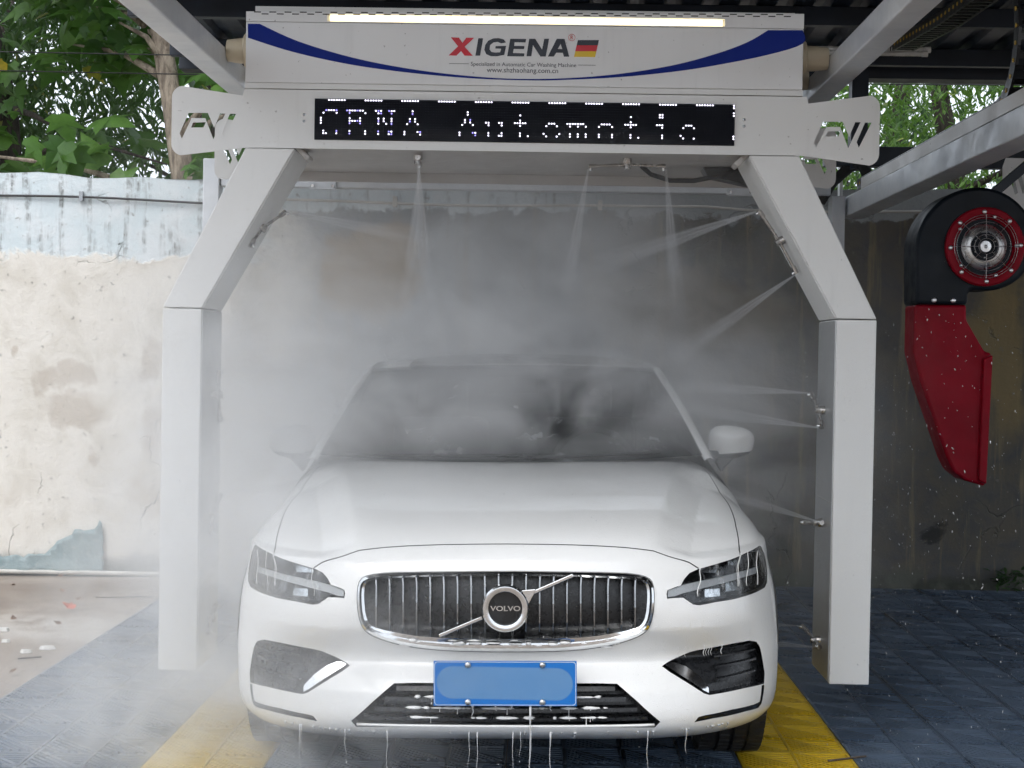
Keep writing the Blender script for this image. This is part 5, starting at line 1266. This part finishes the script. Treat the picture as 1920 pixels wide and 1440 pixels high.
# ================================================================== LITTER ON THE GROUND
M['dry_leaf'] = plain('dry_leaf', (.16, .085, .045), .8, 0, .4, 30); M['red_leaf'] = plain('red_leaf', (.48, .10, .05), .7, 0, .2, 30); M['twig'] = plain('twig', (.09, .07, .055), .9, 0, .3, 20); M['chip'] = plain('plaster_chip', (.62, .61, .58), .9)
def litter(kind, x, y, size, mat, lab, cat, z=-.012, grp=None):
    if kind == 'leaf':
        a = rng.uniform(0, 6.28); v, f = leaves(np.array([(x, y, z + .012)]), np.array([(math.cos(a), math.sin(a), .1)]), np.array([(0.1, -.4, 1.)]), np.array([size]), LOBED, -.35)
        mb = MB(); mb.add(v, [tuple(q) for q in f]); o = mb.build('fallen_leaf', mat)
    elif kind == 'twig':
        a = rng.uniform(-.4, .4); mb = MB(); mb.tube([(x + t_ * math.cos(a), y + t_ * math.sin(a) + .01 * math.sin(t_ * 20), z + .004) for t_ in np.linspace(-size / 2, size / 2, 7)], .004, 5); o = mb.build('twig', mat)
    else:
        mb = MB(); n = 7; pts = [(x + size * .5 * rng.uniform(.6, 1) * math.cos(k * 6.28 / n), y + size * .3 * rng.uniform(.6, 1) * math.sin(k * 6.28 / n)) for k in range(n)]
        mb.add([(a, b, z - .004) for a, b in pts] + [(x + (a - x) * .8, y + (b - y) * .8, z + .012) for a, b in pts], [tuple(range(2 * n - 1, n - 1, -1))[::-1]] + [(i, (i + 1) % n, (i + 1) % n + n, i + n) for i in range(n)]); o = mb.build('plaster_chip', mat)
    tag(o, lab, cat, grp)
gl = 'dry leaves scattered on the concrete'
for x, y in ((-3.15, 9.2), (-2.78, 9.0), (-2.5, 9.35), (-2.62, 8.72), (-2.47, 7.95), (-2.75, 8.05), (-3.0, 9.6), (-2.95, 7.2), (-2.32, 6.75), (-3.3, 8.5)): litter('leaf', x, y, .042, 'dry_leaf', 'small dry brown leaf lying on the dirty concrete', 'leaf', grp=gl)
litter('leaf', -2.55, 8.45, .075, 'red_leaf', 'reddish fallen leaf on the concrete near the wall', 'leaf')
litter('leaf', 2.05, 5.72, .075, 'red_leaf', 'small brown-red leaf lying on the grey tiles under the dryer', 'leaf', .002)
for x, y, s in ((-2.4, 8.9, .32), (-2.35, 7.1, .10), (-3.2, 8.0, .2)): litter('twig', x, y, s, 'twig', 'thin dark twig lying on the dirty concrete', 'twig', grp='twigs on the concrete')
litter('twig', 1.12, 5.55, .16, 'twig', 'dark twig lying across the edge of the yellow tiles', 'twig', .002)
for x, y, s in ((-2.35, 7.35, .1), (-2.42, 7.25, .07), (-2.72, 7.8, .09), (-3.05, 7.6, .08), (-2.6, 7.5, .05)): litter('chip', x, y, s, 'chip', 'pale plaster chip lying beside the tiled floor', 'debris', grp='plaster chips on the concrete')

wd = thing('weed_tuft', 'small dark green weed growing at the foot of the wall beneath the dryer', 'weed', (3.0, 9.85, -.01))
leaf_obj('leaves', 'leaf_dark', wd, [cluster((3.0 + .05 * k, 9.84, .05 + .02 * (k % 2)), 22, .04, .06, LANCE, -.3, .8) for k in range(-1, 2)])
# ================================================================== WATER
W2 = lambda P: (Matrix.Translation((-.098, 4.785, 0)) @ Matrix.Rotation(R(.5), 4, 'Z'))
def to_site(P): P = lean(np.atleast_2d(P)); c, s = math.cos(R(.5)), math.sin(R(.5)); return np.stack([-.098 + P[:, 0] * c - P[:, 1] * s, 4.785 + P[:, 0] * s + P[:, 1] * c, P[:, 2]], 1)
M['water_milky'] = plain('milky_water', (.80, .81, .82), .15, 0, .03); M['water_milky'].node_tree.nodes['Principled BSDF'].inputs['Transmission Weight'].default_value = .35
# dribbles falling from the bumper lip and plate
mb = MB()
def dribble(p, L, r):
    n = 9; zz = p[2] - np.linspace(0, L, n); pts = [(p[0] + .004 * math.sin(k * .9 + p[0] * 40) * k / n, p[1] + .002 * k, zz[k]) for k in range(n)]
    rs = [r * 2.4, r * 1.5] + [r * (1 - .55 * k / n) for k in range(2, n - 1)] + [r * .35]; mb.tube(pts, rs, 6)
    for k in range(rng.integers(1, 6) if L > .05 else 0):
        q = (pts[-1][0] + rng.normal(0, .002), pts[-1][1], pts[-1][2] - rng.uniform(.008, .07)); s = rng.uniform(.8, 1.7) * r
        mb.lathe([(-2 * s, 0), (-s, s * .7), (0, s), (s * .8, s * .6), (s, 0)], q, (0, 0, -1), 6)
for u in list(rng.uniform(-.62, .62, 34)) + [-.42, -.40, -.36, -.3, -.27, -.1, -.065, -.05, .42]:
    p = to_site(surf([u], [.05])[0])[0]; big = rng.random() < .34
    dribble(p, rng.uniform(.05, .20) if big else rng.uniform(.005, .022), rng.uniform(.0009, .0017) if big else rng.uniform(.0015, .0032))
for x, L in ((-.10, .04), (-.03, .02), (.02, .015), (.078, .34), (.14, .02)): p = to_site((x, -.03, .349))[0]; dribble(p, L, .0020)
o = mb.build('dribbling_water', 'water_milky', smooth=True); tag(o, 'milky water dribbling in threads from the lower bumper edge', 'water', kind='stuff')
# foam resting on the intake slats, the grille lip and running over the lamps
mb = MB()
def blob(p, rx, rz_, ry=.008):
    n, m_ = 8, 5; V = []
    for j in range(m_):
        ph = -math.pi / 2 + math.pi * j / (m_ - 1)
        for i in range(n):
            th = 2 * math.pi * i / n; k = 1 + .2 * rng.normal(); V.append((p[0] + rx * k * math.cos(ph) * math.cos(th), p[1] + ry * math.cos(ph) * math.sin(th), p[2] + rz_ * math.sin(ph)))
    mb.add(V, grid_faces(n, m_, True))
def strand(p, L, r): mb.tube([(p[0], p[1], p[2] - L * k / 5) for k in range(6)], [r * 1.6, r, r * .8, r * .8, r, r * 1.8], 5)
for v in (.111, .147, .181):
    for u in np.concatenate([rng.uniform(.11, .19, 9), rng.uniform(-.2, .02, 16), rng.uniform(.02, .1, 3)]):
        p = to_site(surf([u], [v])[0] + np.array((0, .014, 0)))[0]; blob(p, rng.uniform(.004, .026), rng.uniform(.0015, .006))
        if rng.random() < .28: strand(p, rng.uniform(.006, .03), rng.uniform(.0008, .0016))
for u in np.concatenate([rng.uniform(-.2, .24, 46)]):
    p = to_site(surf([u], [rng.uniform(.366, .392)])[0] + np.array((0, -.001, 0)))[0]; blob(p, rng.uniform(.008, .024), rng.uniform(.0025, .006), .004)
for s in (1, -1):
    for u0 in (.47, .655, .662, .72, .80):
        n = 10; pts = [to_site(surf([s * (u0 + .006 * math.sin(k * .8 + u0 * 50))], [.655 - .013 * k if u0 > .6 else .59 - .009 * k])[0] + np.array((0, -.0015, 0)))[0] for k in range(n)]; mb.tube(pts, rng.uniform(.0008, .0018), 5)
for k in range(7):
    u0 = rng.uniform(.36, .62); pts = [to_site(surf([u0 + .003 * math.sin(q)], [.36 - .008 * q])[0] + np.array((0, -.001, 0)))[0] for q in range(8)]; mb.tube(pts, rng.uniform(.0007, .0014), 5)
o = mb.build('foam', 'foam', smooth=True); tag(o, 'white foam on the grille lip, intake slats and lamps of the car', 'foam', kind='stuff')
# flying droplets
mb = MB()
def drop(p, r, st, d): 
    d = np.array(d, float); d /= np.linalg.norm(d); t_ = np.cross(d, (0, 1, .2)); t_ /= np.linalg.norm(t_) + 1e-9; b = np.cross(d, t_); p = np.array(p)
    mb.add([p + d * r * st, p + t_ * r, p + b * r, p - t_ * r, p - b * r, p - d * r * st], [(0, 1, 2), (0, 2, 3), (0, 3, 4), (0, 4, 1), (5, 2, 1), (5, 3, 2), (5, 4, 3), (5, 1, 4)])
for _ in range(900):
    p = (rng.normal(0, .85) - .1, rng.uniform(4.4, 7.4), rng.uniform(.05, 2.0)); drop(p, rng.uniform(.0006, .0016), rng.uniform(1, 3), (rng.normal(0, .4), rng.normal(0, .2), -1))
for _ in range(500):
    p = (rng.uniform(1.1, 2.0) ** 1.1, rng.uniform(4.8, 7.4), rng.uniform(.03, 1.6) ** 1.1); drop(p, rng.uniform(.0008, .0022), rng.uniform(1, 3.5), (rng.normal(.3, .4), rng.normal(0, .2), -1))
o = mb.build('flying_droplets', 'water_milky'); tag(o, 'fine water droplets flying off the spray around the car', 'water', kind='stuff')

# spray jets: cones of fine droplets
def mat_jet():
    t = NT('spray_jet'); t.n.remove(t.b); v = t.node('VolumePrincipled'); v.inputs['Color'].default_value = (.97, .98, 1, 1); v.inputs['Anisotropy'].default_value = .25
    z = t.sep(t.coord())[2]; oi = t.node('ObjectInfo')
    sx, sy, _z = t.sep(t.coord()); w_ = t.math('ADD', t.math('MULTIPLY', z, .085), .006)
    ax, ay = t.math('DIVIDE', sx, w_), t.math('DIVIDE', sy, w_); cb = t.node('CombineXYZ'); t.link(ax, cb.inputs[0]); t.link(ay, cb.inputs[1]); t.link(t.math('MULTIPLY', z, 1.6), cb.inputs[2])
    n = t.noise(cb.outputs[0], 2.6, 4, .65); edge = t.ramp(t.math('ADD', t.math('MULTIPLY', ax, ax), t.math('MULTIPLY', ay, ay)), .1, 1.0, 1.5, 0)
    d = t.math('DIVIDE', t.math('MULTIPLY', t.ramp(z, .05, 1.0, 1, 0), 5.5), t.math('ADD', z, .05))
    t.link(t.math('MULTIPLY', d, t.math('MULTIPLY', edge, t.ramp(n, .36, .64, .12, 1.6))), v.inputs['Density']); t.link(v.outputs[0], t.out.inputs['Volume']); return t.m
M['jet'] = mat_jet()
mb = MB(); mb.lathe([(0, 0), (.0, .006), (.3, .026), (.65, .055), (1.0, .09), (1.0, 0)], (0, 0, 0), (0, 0, 1), 14)
jm = bpy.data.meshes.new('jet'); jm.from_pydata(mb.v, [], mb.f); jm.update(); jm.materials.append(M['jet'])
jl = {0: 'fan of spray from the nozzle high on the sloping arm beside the blue wall'}
where = ['upper nozzle of the sloping arm beside the pale tree trunk', 'upper nozzle of the sloping arm on the dryer side', 'lower nozzle of the sloping arm on the dryer side', 'rear tip of the short nozzle under the beam', 'front tip of the short nozzle under the beam', 'inner tip of the long bar under the beam', 'outer tip of the long bar under the beam',
         'top tip of upper post bar on the concrete side', 'bottom tip of upper post bar on the concrete side', 'top tip of middle post bar on the concrete side', 'bottom tip of middle post bar on the concrete side', 'top tip of lowest post bar on the concrete side', 'bottom tip of lowest post bar on the concrete side',
         'top tip of upper post bar on the dryer side', 'bottom tip of upper post bar on the dryer side', 'middle post bar on the dryer side', 'top tip of lowest post bar on the dryer side', 'bottom tip of lowest post bar on the dryer side']
for (p, d, L), w in zip(JETS, where):
    o = bpy.data.objects.new('water_jet', jm); col.objects.link(o); o.location = p; o.rotation_euler = Vector(d).to_track_quat('Z', 'Y').to_euler(); o.scale = (L, L, L)
    tag(o, 'spray jet from ' + w, 'water jet', 'spray jets of the gantry')
# drifting mist
def mat_mist():
    t = NT('mist'); t.n.remove(t.b); v = t.node('VolumePrincipled'); v.inputs['Color'].default_value = (.98, .985, .99, 1); v.inputs['Anisotropy'].default_value = .1
    p = t.pos(); n = t.noise(t.mapping(p, (1, 1, 1.35)), 2.3, 4, .58, .9); s = t.sep(p); tot = None
    for (x, y, z, sx, sy, sz, a) in MIST:
        e = None
        for c, m_, g_ in ((s[0], x, sx), (s[1], y, sy), (s[2], z, sz)):
            q = t.math('DIVIDE', t.math('SUBTRACT', c, m_), g_); q = t.math('MULTIPLY', q, q); e = q if e is None else t.math('ADD', e, q)
        e = t.math('MULTIPLY', t.math('POWER', 2.718, t.math('MULTIPLY', e, -1.0)), a); tot = e if tot is None else t.math('ADD', tot, e)
    d = t.math('MULTIPLY', tot, t.ramp(n, .37, .64, .06, 1.95))
    t.link(d, v.inputs['Density']); t.link(v.outputs[0], t.out.inputs['Volume']); return t.m
MIST = [(-1.1, 6.0, .75, .40, .9, .75, 1.5), (-.35, 6.40, 1.26, .85, .42, .27, 3.3), (-.15, 7.6, 1.6, .95, .8, .45, .7), (.75, 6.3, .95, .45, .6, .55, .38),
        (-1.3, 5.4, .2, .5, .9, .35, .6), (-1.75, 5.2, .08, .5, .8, .17, .45), (-.8, 4.55, .6, .40, .4, .6, .72), (.05, 6.3, 2.0, .8, .5, .35, .22), (-.9, 8.3, .9, .7, .8, .7, .4)]
M['mist'] = mat_mist()
mb = MB(); V = []
nu, nv = 24, 14
for j in range(nv):
    ph = -math.pi / 2 + math.pi * j / (nv - 1)
    for i in range(nu):
        th = 2 * math.pi * i / nu; sg = lambda q: math.copysign(abs(q) ** .55, q)
        V.append((-.33 + 1.88 * sg(math.cos(ph)) * sg(math.cos(th)), 6.6 + 2.9 * sg(math.cos(ph)) * sg(math.sin(th)), max(.012, 1.1 + 1.2 * sg(math.sin(ph)))))
mb.add(V, grid_faces(nu, nv, True)); o = mb.build('mist', 'mist'); tag(o, 'pale drifting spray mist around the car inside the gantry', 'mist', kind='stuff')
for o in bpy.data.objects:
    if '_local' in o: del o['_local']
